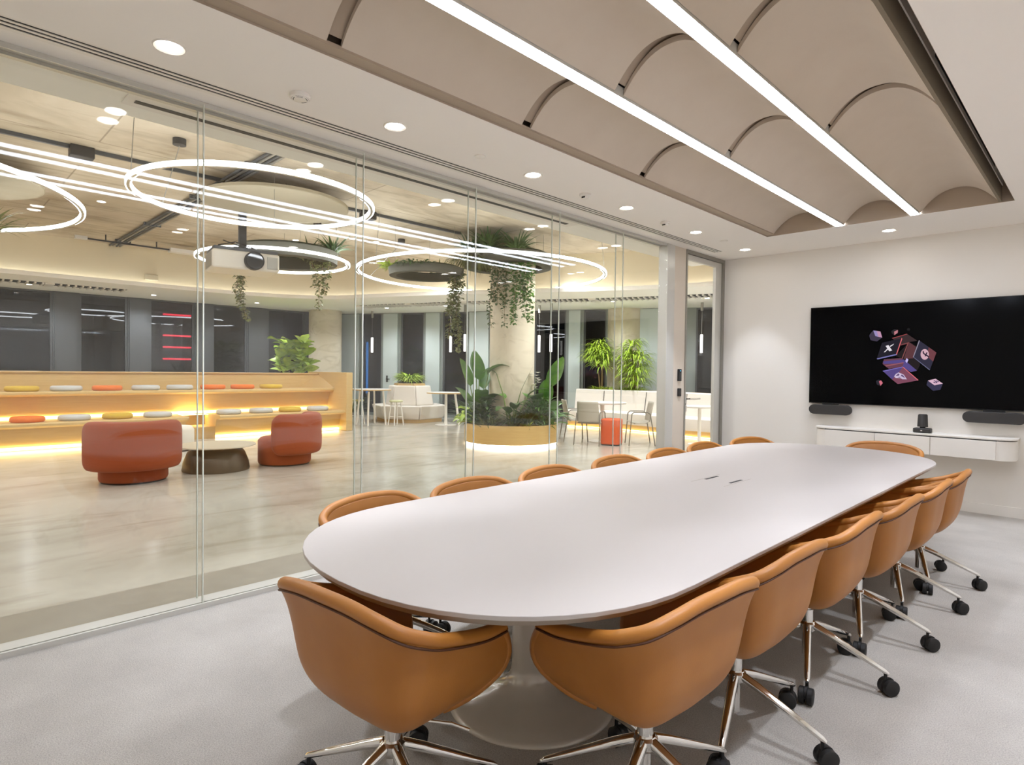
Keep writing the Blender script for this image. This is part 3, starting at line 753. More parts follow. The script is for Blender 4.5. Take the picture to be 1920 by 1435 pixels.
struct('trim_11', pk, WGREY)
hl = MB(); hl.fbox(RO, RT, RN, 1.86, 1.90, 0.11, 0.14, 1.05, 1.25).fbox(RO, RT, RN, 1.86, 1.98, 0.14, 0.16, 1.13, 1.155)
hl.obj('handle', BLACK, bpy.data.objects['trim_11'])

# night outside
t = thing('neon_facade', 'dark building outside the windows with five horizontal red neon bars', 'building', (-22.0, 7.3, 0))
MB().box(-3, -0.3, -2.5, 3.5, -1.0, 6.0).obj('facade', BLACK, t)
for z in (3.97, 3.47, 2.66, 2.21, 1.75):
    MB().tube([(-0.15, -0.3, z), (-0.15, 0.85, z)], 0.035, 8).obj('neon_bar', E_RED, t)
tag(MB().box(-14.75, -14.7, 11.4, 11.46, 0.6, 2.4).obj('blue_outdoor_light', E_BLUE), 'blue light strip outside the dark window beside the round column', 'light')

# round concrete columns
def column(n, x, y, r, z1):
    struct('column_%d' % n, MB().lathe([(r, 0), (r, z1)], 64, (x, y)), CONCCOL, smooth=60)
column(1, -13.15, 9.0, 0.48, HS); column(2, -5.85, 14.2, 0.49, HS); column(3, -4.65, 8.52, 0.445, HC)

# soffit grilles
def grille(path, wd, label, tips=(False, True)):
    t = thing('soffit_grille', label, 'air grille', (0, 0, HS), group='soffit grilles')
    pts = [Vector(p) for p in path]; bk = MB(); sl = MB(); br = MB()
    tot = sum((pts[i+1]-pts[i]).length for i in range(len(pts)-1)); acc = 0.0
    for i in range(len(pts)-1):
        a, b = pts[i], pts[i+1]; tt = (b-a).normalized(); nn = Vector((tt.y, -tt.x)); Ls = (b-a).length
        bk.fbox((a.x, a.y), tt, nn, 0, Ls, -wd/2, wd/2, -0.002, -0.001)
        q = 0.0
        while q < Ls:
            g = acc + q
            sl.fbox((a.x, a.y), tt, nn, q, q+0.035, -wd/2, wd/2, -0.03, -0.002); q += 0.13
        br.fbox((a.x, a.y), tt, nn, 0, 0.16, -wd/2-0.02, wd/2+0.02, -0.035, -0.001)
        acc += Ls
    bk.obj('dark_backing', DARK, t); sl.obj('slats', WHITE, t); br.obj('cross_bar', WHITE, t)
grille([(-12.6, -1.6), (-12.55, 0.1), (-12.5, 2.1), (-12.45, 3.6)], 0.46, 'slatted white air grille in the lobby soffit over the dark windows, left')
grille([(-11.1, 9.0), (-9.6, 9.6), (-8.1, 10.25), (-6.6, 11.0), (-5.2, 11.8), (-3.6, 12.45), (-2.2, 12.9)], 0.55, 'slatted white air grille in the lobby soffit behind the planter column')
tag(MB().box(-0.085, 0.085, -0.012, 0.012, -0.055, 0.055).obj('wall_sensor', mat('sensor_beige', (206, 196, 168), 0.6), loc=(-11.33, 3.85, 3.42), bevel=0.02), 'small square beige speaker on the curved lobby fascia', 'speaker')
bpy.data.objects['wall_sensor'].rotation_euler = (0, 0, PI/2); bpy.data.objects['wall_sensor'].scale = (1.6, 2.5, 1.2)

# soffit slot light / dark track near the glass
t = thing('bulkhead_slot_diffuser', 'long beige slot diffuser with one dark slot in the bulkhead outside the glass', 'air vent', (-0.25, 2.9, H))
MB().box(-0.10, 0.09, -2.0, 2.1, -0.010, -0.001).obj('frame', CEIL, t)
MB().box(-0.035, 0.012, -1.95, 2.0, -0.012, -0.0105).obj('dark_slot', BLACK, t)

# conduit along the slab with boxes, cable trays
t = thing('ceiling_conduit', 'dark conduit running along the raw concrete ceiling with two black boxes', 'conduit', (-4.95, 2.5, HC))
MB().box(-0.02, 0.02, -5.5, 4.9, -0.045, -0.001).obj('rail', WDARK, t)
for y in (1.49-2.5, 5.4-2.5): MB().box(-0.08, 0.08, y-0.12, y+0.12, -0.13, -0.0).obj('junction_box', DARK, t, bevel=0.01)
t = thing('cable_tray', 'bundle of grey conduits crossing the concrete ceiling towards the windows', 'conduit', (-7.4, 3.17, HC))
for q in (-0.09, -0.03, 0.03, 0.09):
    MB().tube([(-4.0, q, -0.03), (4.05, q, -0.03)], 0.019, 8).obj('conduit', ALUD if q in (-0.03, 0.09) else WDARK, t)
for x in (-3.3, -1.2, 1.3, 3.4): MB().box(x-0.02, x+0.02, -0.14, 0.14, -0.055, -0.001).obj('clamp', WDARK, t)
t = thing('ceiling_rail', 'short black rail with a white box under the cable tray on the concrete ceiling', 'rail', (-10.4, 3.2, HC-0.11))
MB().box(-0.015, 0.015, -0.7, 0.75, -0.03, 0.0).obj('rail', BLACK, t); MB().box(-0.1, 0.1, 0.75, 1.25, -0.06, 0.02).obj('white_box', WHITE, t); MB().box(-0.06, 0.06, -0.9, -0.7, -0.04, 0.02).obj('end_box', ALU, t)
MB().box(-0.01, 0.01, -0.4, -0.38, 0, 0.11).box(-0.01, 0.01, 0.5, 0.52, 0, 0.11).obj('hanger', BLACK, t)

# acoustic discs under the slab
for (x, y, r, lb) in ((-4.8, 3.8, 1.0, 'large beige round ceiling disc above the ring light and projector'), (-6.6, 0.35, 1.0, 'beige round ceiling disc cut by the left frame edge')):
    t = thing('ceiling_disc', lb, 'acoustic panel', (x, y, 3.78), group='round ceiling discs')
    MB().lathe([(0, 0), (r-0.01, 0), (r, 0.01), (r, 0.05), (0, 0.05)], 64).obj('disc', mat('disc_felt_%d' % len(MATS), (172, 162, 138), 0.9), t)
    MB().tube([(0.3, 0, 0.05), (0.3, 0, 0.27)], 0.004, 6).tube([(-0.3, 0, 0.05), (-0.3, 0, 0.27)], 0.004, 6).obj('hanging_rod', BLACK, t)

# ring pendants
def ring(x, y, R, lb, z=3.3, canopies=()):
    t = thing('ring_pendant', lb, 'light', (x, y, z), group='ring pendants of the lobby')
    n = 96
    MB().lathe([(R-0.016, -0.026), (R+0.016, -0.026), (R+0.016, 0.03), (R-0.016, 0.03)], n, closed=True).obj('frame', ALU, t)
    MB().lathe([(R+0.016, -0.018), (R+0.029, -0.018), (R+0.029, 0.018), (R+0.016, 0.018)], n, closed=True).obj('diffuser', E_RING, t)
    MB().lathe([(R-0.029, -0.018), (R-0.016, -0.018), (R-0.016, 0.018), (R-0.029, 0.018)], n, closed=True).obj('diffuser', E_RING, t)
    for i in range(3):
        a = 0.5 + i*2*PI/3; 
        MB().tube([(R*math.cos(a), R*math.sin(a), 0.03), (R*math.cos(a)*0.97, R*math.sin(a)*0.97, HC-z)], 0.004, 6).obj('suspension_cable', ALUD, t)
    for (cx_, cy_) in canopies:
        MB().lathe([(0, HC-z-0.07), (0.07, HC-z-0.07), (0.07, HC-z), (0, HC-z)], 20, (cx_-x, cy_-y)).obj('canopy', DARK, t)
        d = Vector((cx_-x, cy_-y)); dn = d.normalized()*R
        MB().tube([(cx_-x, cy_-y, HC-z-0.08), (dn.x, dn.y, 0.03)], 0.005, 6).obj('feed_cable', ALUD, t)
ring(-2.965, 2.783, 1.23, 'glowing ring pendant in front of the projector', canopies=[(-3.80, 2.22)])
ring(-4.877, 7.903, 2.36, 'large glowing ring pendant round the planted concrete column', canopies=[(-6.3, 7.0)])
ring(-5.499, -0.818, 2.38, 'large glowing ring pendant cut by the left frame edge', canopies=[])
ring(-6.55, 4.55, 1.23, 'glowing ring pendant with a planter, half hidden by the projector', canopies=[(-6.3, 5.2)])

# lamps added in the concrete slab to raise the lobby's brightness
lob = [(-2.2, 0.6), (-2.2, 5.2), (-2.2, 8.6), (-7.6, 2.2), (-8.0, 5.6), (-8.6, 0.0), (-3.2, 9.2), (-1.5, 9.4), (-6.9, 6.8), (-5.4, -2.4)]
names = ['near the glass on the left', 'near the glass in the middle', 'near the glass by the door', 'over the lounge chairs', 'over the bleacher', 'over the far left', 'behind the column', 'by the cafe table', 'left of the column', 'at the far left corner']
for (x, y), nm in zip(lob, names):
    downlight('added_lobby_lamp', 'added small round lamp brightening the lobby from its concrete ceiling, %s' % nm, (x, y, HC), LOBBY_FILL, 'added lobby lamps', size=2.4, r=0.05, color=LOBBY_WHITE)

sd = [(-12.95, -1.0, 'left of the frame over the windows'), (-12.95, 1.9, 'over the first dark windows'), (-12.9, 4.3, 'over the red neon window'), (-12.6, 6.7, 'over the fig'), (-10.9, 9.7, 'over the hexagonal seat, left'), (-9.1, 10.4, 'over the hexagonal seat, right'), (-7.0, 11.6, 'behind the planted column'), (-5.0, 12.4, 'over the white bench, left'), (-2.9, 13.2, 'over the white bench, right'), (-1.2, 12.4, 'beyond the glass door')]
for x, y, nm in sd:
    downlight('soffit_downlight', 'small round downlight in the lobby soffit %s' % nm, (x, y, HS), SOFFIT_SPOT, 'soffit downlights', size=2.7, r=0.05, color=LOBBY_WHITE)
# ------------------------------------------------------------------ bleacher bench
BY0, BY1 = -3.2, 7.2
t = thing('bleacher_bench', 'long two step light oak bleacher bench with glowing led lines', 'bench', (0, 0, 0))
m = MB()
m.box(-10.6, -10.1, BY0, BY1, 0.0, 1.30)                       # back panel body
for y in (-1.6, 0.35, 2.30, 3.3, 5.2, 6.35): m.box(-10.1, -10.098, y, y+0.006, 0.98, 1.30, 1)
m.obj('back_panel', [WOOD, WOODE], t)
MB().box(-10.62, -10.07, BY0, BY1, 1.30, 1.33).obj('back_cap', WOODE, t, bevel=0.006)
def nose(x0, x1, z, y0, y1):
    prof = [(x1, z-0.075), (x0-0.03, z-0.095)] 
    pr = [(x1, z), (x0+0.02, z), (x0, z-0.02), (x0, z-0.05), (x0-0.04, z-0.085), (x1, z-0.085)]
    return pr
def extr(poly, y0, y1):
    mb = MB(); n = len(poly)
    mb.add([(p[0], y0, p[1]) for p in poly] + [(p[0], y1, p[1]) for p in poly], [(i, (i+1) % n, n+(i+1) % n, n+i) for i in range(n)] + [tuple(range(n)), tuple(range(n, 2*n))])
    return mb
# upper seat
extr([(-10.1, 0.98), (-9.34, 0.98), (-9.32, 0.96), (-9.32, 0.93), (-9.40, 0.895), (-10.1, 0.895)], BY0, BY1).obj('upper_seat', WOOD, t)
extr([(-10.1, 0.895), (-9.52, 0.895), (-9.66, 0.50), (-10.1, 0.50)], BY0, BY1).obj('upper_riser', WOOD, t)
# lower seat in two lengths with a step gap
for y0, y1 in ((BY0, 3.85), (4.42, BY1)):
    extr([(-9.66, 0.48), (-8.80, 0.48), (-8.78, 0.46), (-8.78, 0.425), (-8.86, 0.39), (-9.66, 0.39)], y0, y1).obj('lower_seat', WOOD, t)
    extr([(-9.66, 0.39), (-8.98, 0.39), (-9.12, 0.0), (-9.66, 0.0)], y0, y1).obj('lower_riser', WOOD, t)
MB().box(-9.66, -9.05, 3.85, 4.42, 0.0, 0.24).obj('stair_step', WOODE, t)
MB().box(-9.655, -9.625, BY0, BY1-0.01, 0.483, 0.53).box(-9.64, -9.46, 3.85, 4.42, 0.46, 0.47).obj('upper_led_line', E_BENCH, t)
l2 = MB()
for y0, y1 in ((BY0, 3.85), (4.42, BY1-0.01)): l2.box(-9.10, -9.06, y0, y1, 0.012, 0.06)
l2.obj('lower_led_line', E_BENCH, t)
MB().box(-10.62, -8.74, BY1, BY1+0.16, 0.0, 1.36).obj('end_panel', WOOD, t, bevel=0.008)
wedge = MB(); wedge.add([(-10.1, BY1-0.5, 0.98), (-10.1, BY1, 0.98), (-10.1, BY1, 1.30), (-9.3, BY1, 0.98), (-9.3, BY1-0.02, 0.98)], [(0, 2, 3, 4), (0, 1, 2), (0, 4, 3, 1), (1, 3, 2)])
wedge.obj('end_wedge', WOODE, t)
# round seat cushions
def cushion(name, x, y, z, m, lb):
    MBc = MB().lathe([(0, 0), (0.215, 0), (0.24, 0.02), (0.24, 0.07), (0.215, 0.093), (0, 0.096)], 40)
    return tag(MBc.obj(name, m, smooth=60, loc=(x, y, z)), lb, 'cushion', 'round cushions on the bleacher bench')
up = [(1.42, OCHRE, 'ochre'), (2.05, GREYF, 'grey'), (2.68, ORANGE, 'orange'), (3.32, GREYF, 'grey'), (3.93, GREYF, 'grey'), (4.57, ORANGE, 'orange'), (5.18, ORANGE, 'orange'), (5.81, OCHRE, 'ochre')]
dn = [(1.44, ORANGE, 'orange'), (2.09, GREYF, 'grey'), (2.74, OCHRE, 'ochre'), (3.40, GREYF, 'grey'), (4.71, GREYF, 'grey'), (5.38, GREYF, 'grey'), (6.02, OCHRE, 'ochre'), (6.68, GREYF, 'grey')]
nth = ['first', 'second', 'third', 'fourth', 'fifth', 'sixth', 'seventh', 'eighth']
for i, (y, m_, cn) in enumerate(up): cushion('seat_cushion', -9.62, y, 0.98, m_, 'flat round %s cushion on the upper bench step, %s from the left' % (cn, nth[i]))
for i, (y, m_, cn) in enumerate(dn): cushion('seat_cushion', -9.12, y, 0.48, m_, 'flat round %s cushion on the lower bench step, %s from the left' % (cn, nth[i]))

# ------------------------------------------------------------------ lounge chairs: drum seat inside a thick wrap-round back
def lounge(lb, loc, rz, m_, wide=1.0):
    t = thing('lounge_chair', lb, 'armchair', loc, rz, group='drum lounge chairs')
    MB().lathe([(0, 0.02), (0.37, 0.02), (0.38, 0.05), (0.38, 0.36), (0.34, 0.405), (0, 0.42)], 48).obj('drum_seat', m_, t, smooth=60)
    MB().lathe([(0, 0), (0.355, 0), (0.355, 0.022), (0, 0.022)], 40).obj('plinth', BLACK, t)
    bk = MB(); R0, th = 0.415, 0.13; a0, a1 = PI + 0.12, 2*PI - 0.12
    def f(u, v):
        a = a0 + (a1-a0)*u
        q = 2*PI*v; e = min(u, 1-u)*9; s = min(1.0, math.sqrt(max(0.0, 1-(1-min(1, e))**2))) 
        s = 0.25 + 0.75*s
        cq, sq = math.cos(q), math.sin(q)
        rr = R0 + (th*math.copysign(abs(cq)**0.45, cq))*s*(1.0)
        z = 0.47 + 0.30*math.copysign(abs(sq)**0.4, sq)*s
        return (rr*math.cos(a)*wide, rr*math.sin(a), z)
    bk.grid(f, 40, 24)
    nv = 25
    bk.f.append(tuple(range(0, 24))); bk.m.append(0); bk.f.append(tuple(40*nv + j for j in range(24))); bk.m.append(0)
    bk.obj('wrap_back', m_, t, smooth=60)
    return t
lounge('rust orange lounge chair seen from behind beside the bronze coffee table', (-4.93, 2.03, 0), 1.33, RUST, 1.04)
lounge('rust orange lounge chair facing left beside the coffee table', (-5.05, 4.05, 0), PI/2 + 0.55, RUST, 0.95)
t = thing('round_pouf', 'small cream round pouf peeking out behind the left rust chair', 'pouf', (-7.6, 3.26, 0))
MB().lathe([(0, 0.02), (0.27, 0.02), (0.30, 0.06), (0.30, 0.36), (0.26, 0.42), (0, 0.43)], 40).obj('body', CREAM, t, smooth=60)
MB().lathe([(0, 0), (0.26, 0), (0.26, 0.022), (0, 0.022)], 32).obj('plinth', BLACK, t)
t = thing('coffee_table', 'round low coffee table with tan top on a bronze bell base', 'coffee table', (-5.1, 3.08, 0))
MB().lathe([(0, 0), (0.43, 0), (0.435, 0.02), (0.42, 0.12), (0.37, 0.25), (0.30, 0.335), (0, 0.335)], 48).obj('bell_base', BRONZE, t, smooth=50)
MB().lathe([(0, 0.336), (0.49, 0.336), (0.515, 0.345), (0.51, 0.355), (0, 0.356)], 56).obj('tabletop', TANTOP, t)

# ------------------------------------------------------------------ projector
t = thing('ceiling_projector', 'large white projector with a black lens hanging from the lobby ceiling', 'projector', (-5.55, 3.6, 2.88), rz=1.4)
MB().box(-0.46, 0.46, -0.34, 0.34, 0.0, 0.27).obj('body', mat('projector_white', (214, 208, 196), 0.5), t, bevel=0.03)
MB().box(-0.44, 0.44, -0.32, 0.32, 0.27, 0.315).obj('dark_top_plate', WDARK, t)
MB().box(0.28, 0.43, -0.347, -0.34, 0.04, 0.22).box(-0.467, -0.46, -0.25, 0.25, 0.03, 0.24).obj('vent_grille', ALUD, t)
ln = MB(); 
for (ra, d0, d1, mi) in ((0.135, -0.42, -0.33, 0), (0.115, -0.425, -0.40, 1)):
    ln.tube([(0.09, d1, 0.135), (0.09, d0, 0.135)], ra, 28, m=mi)
ln.obj('lens', [BLACK, mat('lens_glass', (20, 24, 30), 0.05)], t)
MB().box(-0.05, 0.05, -0.05, 0.05, 0.36, 1.19).obj('ceiling_pole', DARK, t)
cb = MB(); cb.box(-0.3, 0.3, -0.03, 0.03, 0.315, 0.345).box(-0.03, 0.03, -0.25, 0.25, 0.315, 0.345).box(-0.14, 0.14, -0.12, 0.12, 0.345, 0.365)
cb.tube([(-0.35, -0.1, 0.36), (-0.1, 0.0, 0.45), (0.1, -0.1, 0.38), (0.3, 0.05, 0.35)], 0.009, 6).tube([(-0.3, -0.2, 0.42), (0.05, -0.05, 0.36), (0.35, -0.1, 0.33)], 0.008, 6)
cb.obj('mount_and_cables', BLACK, t)

# ------------------------------------------------------------------ planter column base
PX, PY = -4.65, 8.52
t = thing('column_planter', 'round oak planter drum with a glowing base line around the concrete column', 'planter', (PX, PY, 0))
MB().lathe([(0.84, 0.06), (0.93, 0.06), (0.93, 0.415), (0.86, 0.415), (0.86, 0.30)], 72).obj('drum', WOOD, t, smooth=50)
MB().lathe([(0.45, 0.36), (0.86, 0.36)], 48).obj('soil', SOIL, t)
MB().lathe([(0.78, 0.0), (0.84, 0.0), (0.84, 0.06), (0.78, 0.06)], 64, closed=True).obj('plinth', WHITE, t)
MB().lathe([(0.845, 0.012), (0.90, 0.012), (0.90, 0.05), (0.845, 0.05)], 64, closed=True).obj('base_led', E_WLED, t)

def plant(name, label, cat, loc, group=None): return thing(name, label, cat, loc, group=group)
rnd = random.Random(3)
A0 = math.atan2(-PY, 3.82-PX)        # towards the glass wall
def P_(a, r): return (PX + r*math.cos(a), PY + r*math.sin(a), 0.36)
TOW = Vector((math.cos(A0), math.sin(A0), 0)); SID = Vector((-math.sin(A0), math.cos(A0), 0))
# big paddle leaves on tall stalks; each: side, towards the glass, height, length, width, droop, lean to the side, lean forwards
def big_leaf_plant(loc, leaves, label, lm=LEAF):
    t = plant('paddle_leaf_plant', label, 'plant', loc, 'plants in the column planter')
    st = MB(); lf = MB()
    for (s_, f_, h, L_, Wd, droop, ls, lf_) in leaves:
        top = SID*s_ + TOW*f_ + Vector((0, 0, h)); base = SID*s_*0.15 + TOW*f_*0.15
        st.tube([base + Vector((0, 0, -0.02)), base.lerp(top, 0.5) + Vector((0, 0, h*0.12)), top], [0.016, 0.012, 0.007], 6)
        d = (SID*ls + TOW*lf_ + Vector((0, 0, 1))).normalized()
        lf.leaf(top - d*0.03, d, L_, Wd, droop, 10, shape='paddle', fold=0.13)
    st.obj('stems', STEMG, t); lf.obj('leaves', lm, t, smooth=80)
big_leaf_plant(P_(A0-1.2, 0.70), [(0.02, 0.10, 0.92, 0.60, 0.27, 0.5, -0.1, 0.35), (-0.16, 0.05, 0.80, 0.62, 0.26, 0.6, -0.25, 0.3), (0.20, 0.05, 1.02, 0.55, 0.30, 1.6, 0.75, 0.2), (0.05, 0.25, 0.48, 0.55, 0.30, 1.2, 0.1, 0.7), (0.24, 0.12, 0.50, 0.48, 0.30, 1.8, 0.6, 0.5), (-0.18, 0.1, 0.45, 0.5, 0.26, 1.0, -0.4, 0.4), (0.1, -0.1, 0.75, 0.5, 0.26, 0.5, 0.2, -0.4), (-0.05, -0.1, 1.05, 0.5, 0.24, 0.3, -0.1, -0.3)], 'tall dark paddle leaved plant at the left edge of the column planter', LEAF)
big_leaf_plant(P_(A0+1.02, 0.70), [(0.20, 0.05, 0.82, 0.64, 0.40, 0.2, 0.28, 0.35), (0.02, 0.05, 0.60, 0.40, 0.22, 0.3, 0.1, 0.4), (0.12, 0.0, 0.50, 0.36, 0.18, 0.4, 0.15, 0.3), (-0.16, 0.15, 0.55, 0.36, 0.42, 1.7, -0.35, 0.8), (-0.05, 0.15, 0.35, 0.4, 0.24, 1.2, -0.2, 0.6), (0.2, 0.2, 0.35, 0.4, 0.2, 1.2, 0.3, 0.6)], 'upright bright paddle leaved plant at the right of the column planter', LEAF)
big_leaf_plant(P_(A0+0.02, 0.66), [(-0.30, 0.0, 1.02, 0.34, 0.08, 1.9, -0.8, 0.1), (0.30, 0.1, 0.62, 0.45, 0.16, 1.2, 0.9, 0.2), (0.16, 0.05, 0.70, 0.55, 0.05, 0.1, 0.45, 0.05), (-0.06, 0.15, 0.30, 0.5, 0.22, 1.6, -0.5, 0.8), (0.04, 0.12, 0.38, 0.42, 0.20, 1.4, 0.1, 0.9)], 'thin dark stemmed plant with drooping leaves in front of the column', LEAFD)
def bush(name, label, loc, n, L, Wd, lm, droop=1.0, upz=0.7, group='plants in the column planter', shape='strap', spread=0.12, z=0.0, rise=0.05):
    t = plant(name, label, 'plant', loc, group); lf = MB()
    for i in range(n):
        a = rnd.uniform(0, 2*PI); e = rnd.uniform(0.25, 1.0)*upz; r = rnd.uniform(0, spread)
        lf.leaf((r*math.cos(a), r*math.sin(a), z + rnd.uniform(-0.01, rise)), (math.cos(a), math.sin(a), e*2.2), L*rnd.uniform(0.6, 1.1), Wd*rnd.uniform(0.7, 1.2), droop*rnd.uniform(0.6, 1.5), 6, shape=shape, twist=rnd.uniform(-0.4, 0.4))
    lf.obj('foliage', lm, t, smooth=80); return t
bush('bushy_plant', 'dense dark bushy plant low at the left of the column planter', P_(A0-0.95, 0.70), 190, 0.24, 0.075, LEAFD, 1.1, spread=0.2, shape='oval', rise=0.5)
bush('bushy_plant', 'pale olive tuft beside the left rim of the column planter', P_(A0-0.55, 0.74), 130, 0.24, 0.026, LEAFV, 1.2, spread=0.2, rise=0.15)
bush('fern_plant', 'dark palm like fern in the middle of the column planter', P_(A0+0.1, 0.62), 70, 0.55, 0.035, LEAFD, 0.8, spread=0.06, rise=0.12)
bush('fern_plant', 'dark feathery fern right of the middle in the column planter', P_(A0+0.45, 0.66), 110, 0.42, 0.045, LEAFD, 1.0, spread=0.12, rise=0.25)
bush('bushy_plant', 'full green bushy plant at the right of the column planter', P_(A0+0.9, 0.68), 260, 0.28, 0.05, LEAF, 1.2, spread=0.22, shape='oval', rise=0.5)
bush('bromeliad', 'small striped yellow green rosette at the front rim of the column planter', P_(A0+0.42, 0.78), 22, 0.26, 0.03, LEAFL, 0.6, spread=0.03)
bush('split_leaf_plant', 'light green split leaf plant hanging over the right planter rim', P_(A0+1.35, 0.78), 46, 0.50, 0.08, LEAF, 1.5, upz=0.7, spread=0.08, shape='oval', rise=0.3)
bush('split_leaf_plant', 'yellow green split leaf plant hanging over the left planter rim', P_(A0-1.55, 0.80), 26, 0.50, 0.13, LEAFL, 1.6, upz=0.6, spread=0.06, shape='oval', rise=0.25)
t = plant('white_orchid', 'white flowering orchid between the column and the bright paddle leaf', 'plant', P_(A0+0.95, 0.56), 'plants in the column planter')
MB().tube([(0, 0, 0), (0.02, 0.01, 0.5), (0.0, 0.0, 0.95)], 0.006, 6).obj('stem', STEMG, t)
fl = MB()
for i in range(12):
    c_ = (rnd.uniform(-0.08, 0.08), rnd.uniform(-0.08, 0.08), 0.74 + 0.028*i)
    for k in range(5):
        a = k*2*PI/5; fl.leaf(c_, (math.cos(a), math.sin(a), 0.4), 0.06, 0.05, 0.3, 3, shape='oval')
fl.obj('blossoms', FLOWER, t)

# trailing vines
def vine(label, strands, lm, group=None, leafs=0.05):
    t = thing('trailing_vine', label, 'plant', strands[0][0], group=group); o = Vector(strands[0][0]); st = MB(); lf = MB()
    for (p0, Ln, sway, n) in strands:
        p0 = Vector(p0) - o; pts = []
        ph = rnd.uniform(0, 6)
        for i in range(9):
            q = i/8; pts.append(p0 + Vector((sway*math.sin(ph+q*3.2)*q + rnd.uniform(-0.015, 0.015), sway*math.cos(ph+q*2.7)*q + rnd.uniform(-0.015, 0.015), -Ln*q)))
        st.tube(pts, 0.004, 5)
        for i in range(n):
            q = rnd.random(); k_ = min(7, int(q*8)); b = pts[k_].lerp(pts[k_+1], q*8-k_); a = rnd.uniform(0, 2*PI); e_ = rnd.uniform(0.0, 0.07)*(1-0.5*q); b = b + Vector((math.cos(a)*e_, math.sin(a)*e_, 0))
            lf.leaf(b, (math.cos(a), math.sin(a), rnd.uniform(-0.7, 0.3)), leafs*rnd.uniform(0.7, 1.5), leafs*rnd.uniform(0.6, 1.1), 0.5, 3, shape='oval', twist=rnd.uniform(-0.6, 0.6))
    st.obj('stems', STEM, t); lf.obj('leaves', lm, t, smooth=80)

# hanging planters (annular troughs)
def hoop(name, label, c_, R0, R1, h, ferns):
    t = thing(name, label, 'planter', c_, group='hanging planters')
    MB().lathe([(R0, 0), (R1, 0), (R1+0.02, h), (R1-0.02, h), (R0+0.02, h), (R0, h)], 56, closed=True).obj('trough', TROUGH, t, smooth=50)
    MB().lathe([(R0+0.02, h*0.9), ((R0+R1)/2, h*1.25), (R1-0.01, h*0.9)], 56).obj('moss_bed', MOSS, t, smooth=80)
    for i in range(3):
        a = 0.3 + i*2*PI/3; rr = (R0+R1)/2
        MB().tube([(rr*math.cos(a), rr*math.sin(a), h), (rr*math.cos(a), rr*math.sin(a), HC-c_[2])], 0.003, 5).obj('hanging_wire', ALUD, t)
hoop('hanging_planter', 'dark hanging ring planter with an open middle left of the column', (-5.27, 6.85, 3.18), 0.55, 0.68, 0.14, None)
hoop('hanging_planter', 'hanging ring planter round the upper part of the concrete column', (-4.62, 8.35, 3.46), 0.66, 0.86, 0.22, None)
hoop('hanging_planter', 'hanging ring planter behind the projector', (-6.55, 4.75, 3.30), 0.68, 0.86, 0.2, None)
def fern(label, loc, n, L, lm=LEAFD): bush('hanging_fern', label, loc, n, L, 0.045, lm, 1.1, upz=0.9, group='ferns in the hanging planters', spread=0.08)
fern('spiky fern in the hanging planter just right of the projector', (-6.62, 5.20, 3.46), 60, 0.46)
fern('spiky fern at the right end of the planter behind the projector', (-6.05, 5.36, 3.46), 60, 0.46)
fern('small fern low behind the projector top', (-7.0, 5.3, 3.44), 20, 0.28, LEAFV)
fern('spiky dark fern at the left of the planter round the column', (-4.95, 7.68, 3.66), 90, 0.55)
fern('tall spiky fern in the middle of the planter round the column', (-4.45, 7.66, 3.66), 110, 0.62)
fern('spiky fern at the right of the planter round the column', (-4.0, 7.95, 3.62), 90, 0.55)
fern('fern cut by the left frame edge under the large ring', (-6.15, 0.70, 3.05), 60, 0.5, LEAFV)
hoop('hanging_planter', 'hanging ring planter just outside the left frame edge', (-6.5, 0.1, 2.95), 0.4, 0.65, 0.12, None)
bush('planter_greenery', 'yellow green tuft at the left tip of the dark ring planter', (-5.72, 6.40, 3.32), 110, 0.24, 0.04, LEAFL, 1.4, group='greenery on the ring planters', spread=0.16)
bush('planter_greenery', 'thin green sprigs along the back of the dark ring planter', (-5.45, 7.25, 3.34), 120, 0.22, 0.03, LEAFV, 1.0, group='greenery on the ring planters', spread=0.45)
bush('planter_greenery', 'dark green growth along the front of the dark ring planter', (-5.05, 6.45, 3.30), 260, 0.16, 0.035, LEAFD, 2.0, upz=0.4, group='greenery on the ring planters', spread=0.34)
bush('planter_greenery', 'soft hanging grass under the left side of the column planter ring', (-4.85, 7.60, 3.54), 260, 0.50, 0.016, LEAFV, 2.9, upz=0.25, group='greenery on the ring planters', spread=0.3)
vine('leafy vine hanging below the projector', [((-6.55, 3.98, 3.3), 1.05, 0.10, 200), ((-6.65, 3.9, 3.3), 0.6, 0.06, 100), ((-6.5, 4.02, 3.3), 0.8, 0.08, 110)], LEAFV, 'trailing vines')
vine('thin leafy vine hanging from the planter right of the projector', [((-5.95, 5.12, 3.36), 0.9, 0.06, 130), ((-6.1, 5.0, 3.36), 0.5, 0.1, 80), ((-5.9, 5.2, 3.36), 0.65, 0.07, 100)], LEAFV, 'trailing vines')
vine('long thick leafy vine hanging from the dark ring planter', [((-4.80, 7.16, 3.34), 1.55, 0.06, 280), ((-4.74, 7.22, 3.34), 1.15, 0.08, 220), ((-4.83, 7.1, 3.34), 0.9, 0.07, 190), ((-4.78, 7.12, 3.34), 1.3, 0.09, 200)], LEAFV, 'trailing vines', leafs=0.055)
vine('broad curtain of ivy hanging down the front right of the column', [((-4.08+0.055*i, 7.93+0.05*i, 3.6), 1.05+0.25*math.sin(i*1.7), 0.05, 170) for i in range(6)], LEAF, 'trailing vines', leafs=0.055)
vine('thin ivy strands hanging down the front left of the column', [((-4.52+0.08*i, 7.84+0.015*i, 3.55), 1.0+0.3*math.cos(i*2.1), 0.06, 90) for i in range(5)], LEAFD, 'trailing vines', leafs=0.055)
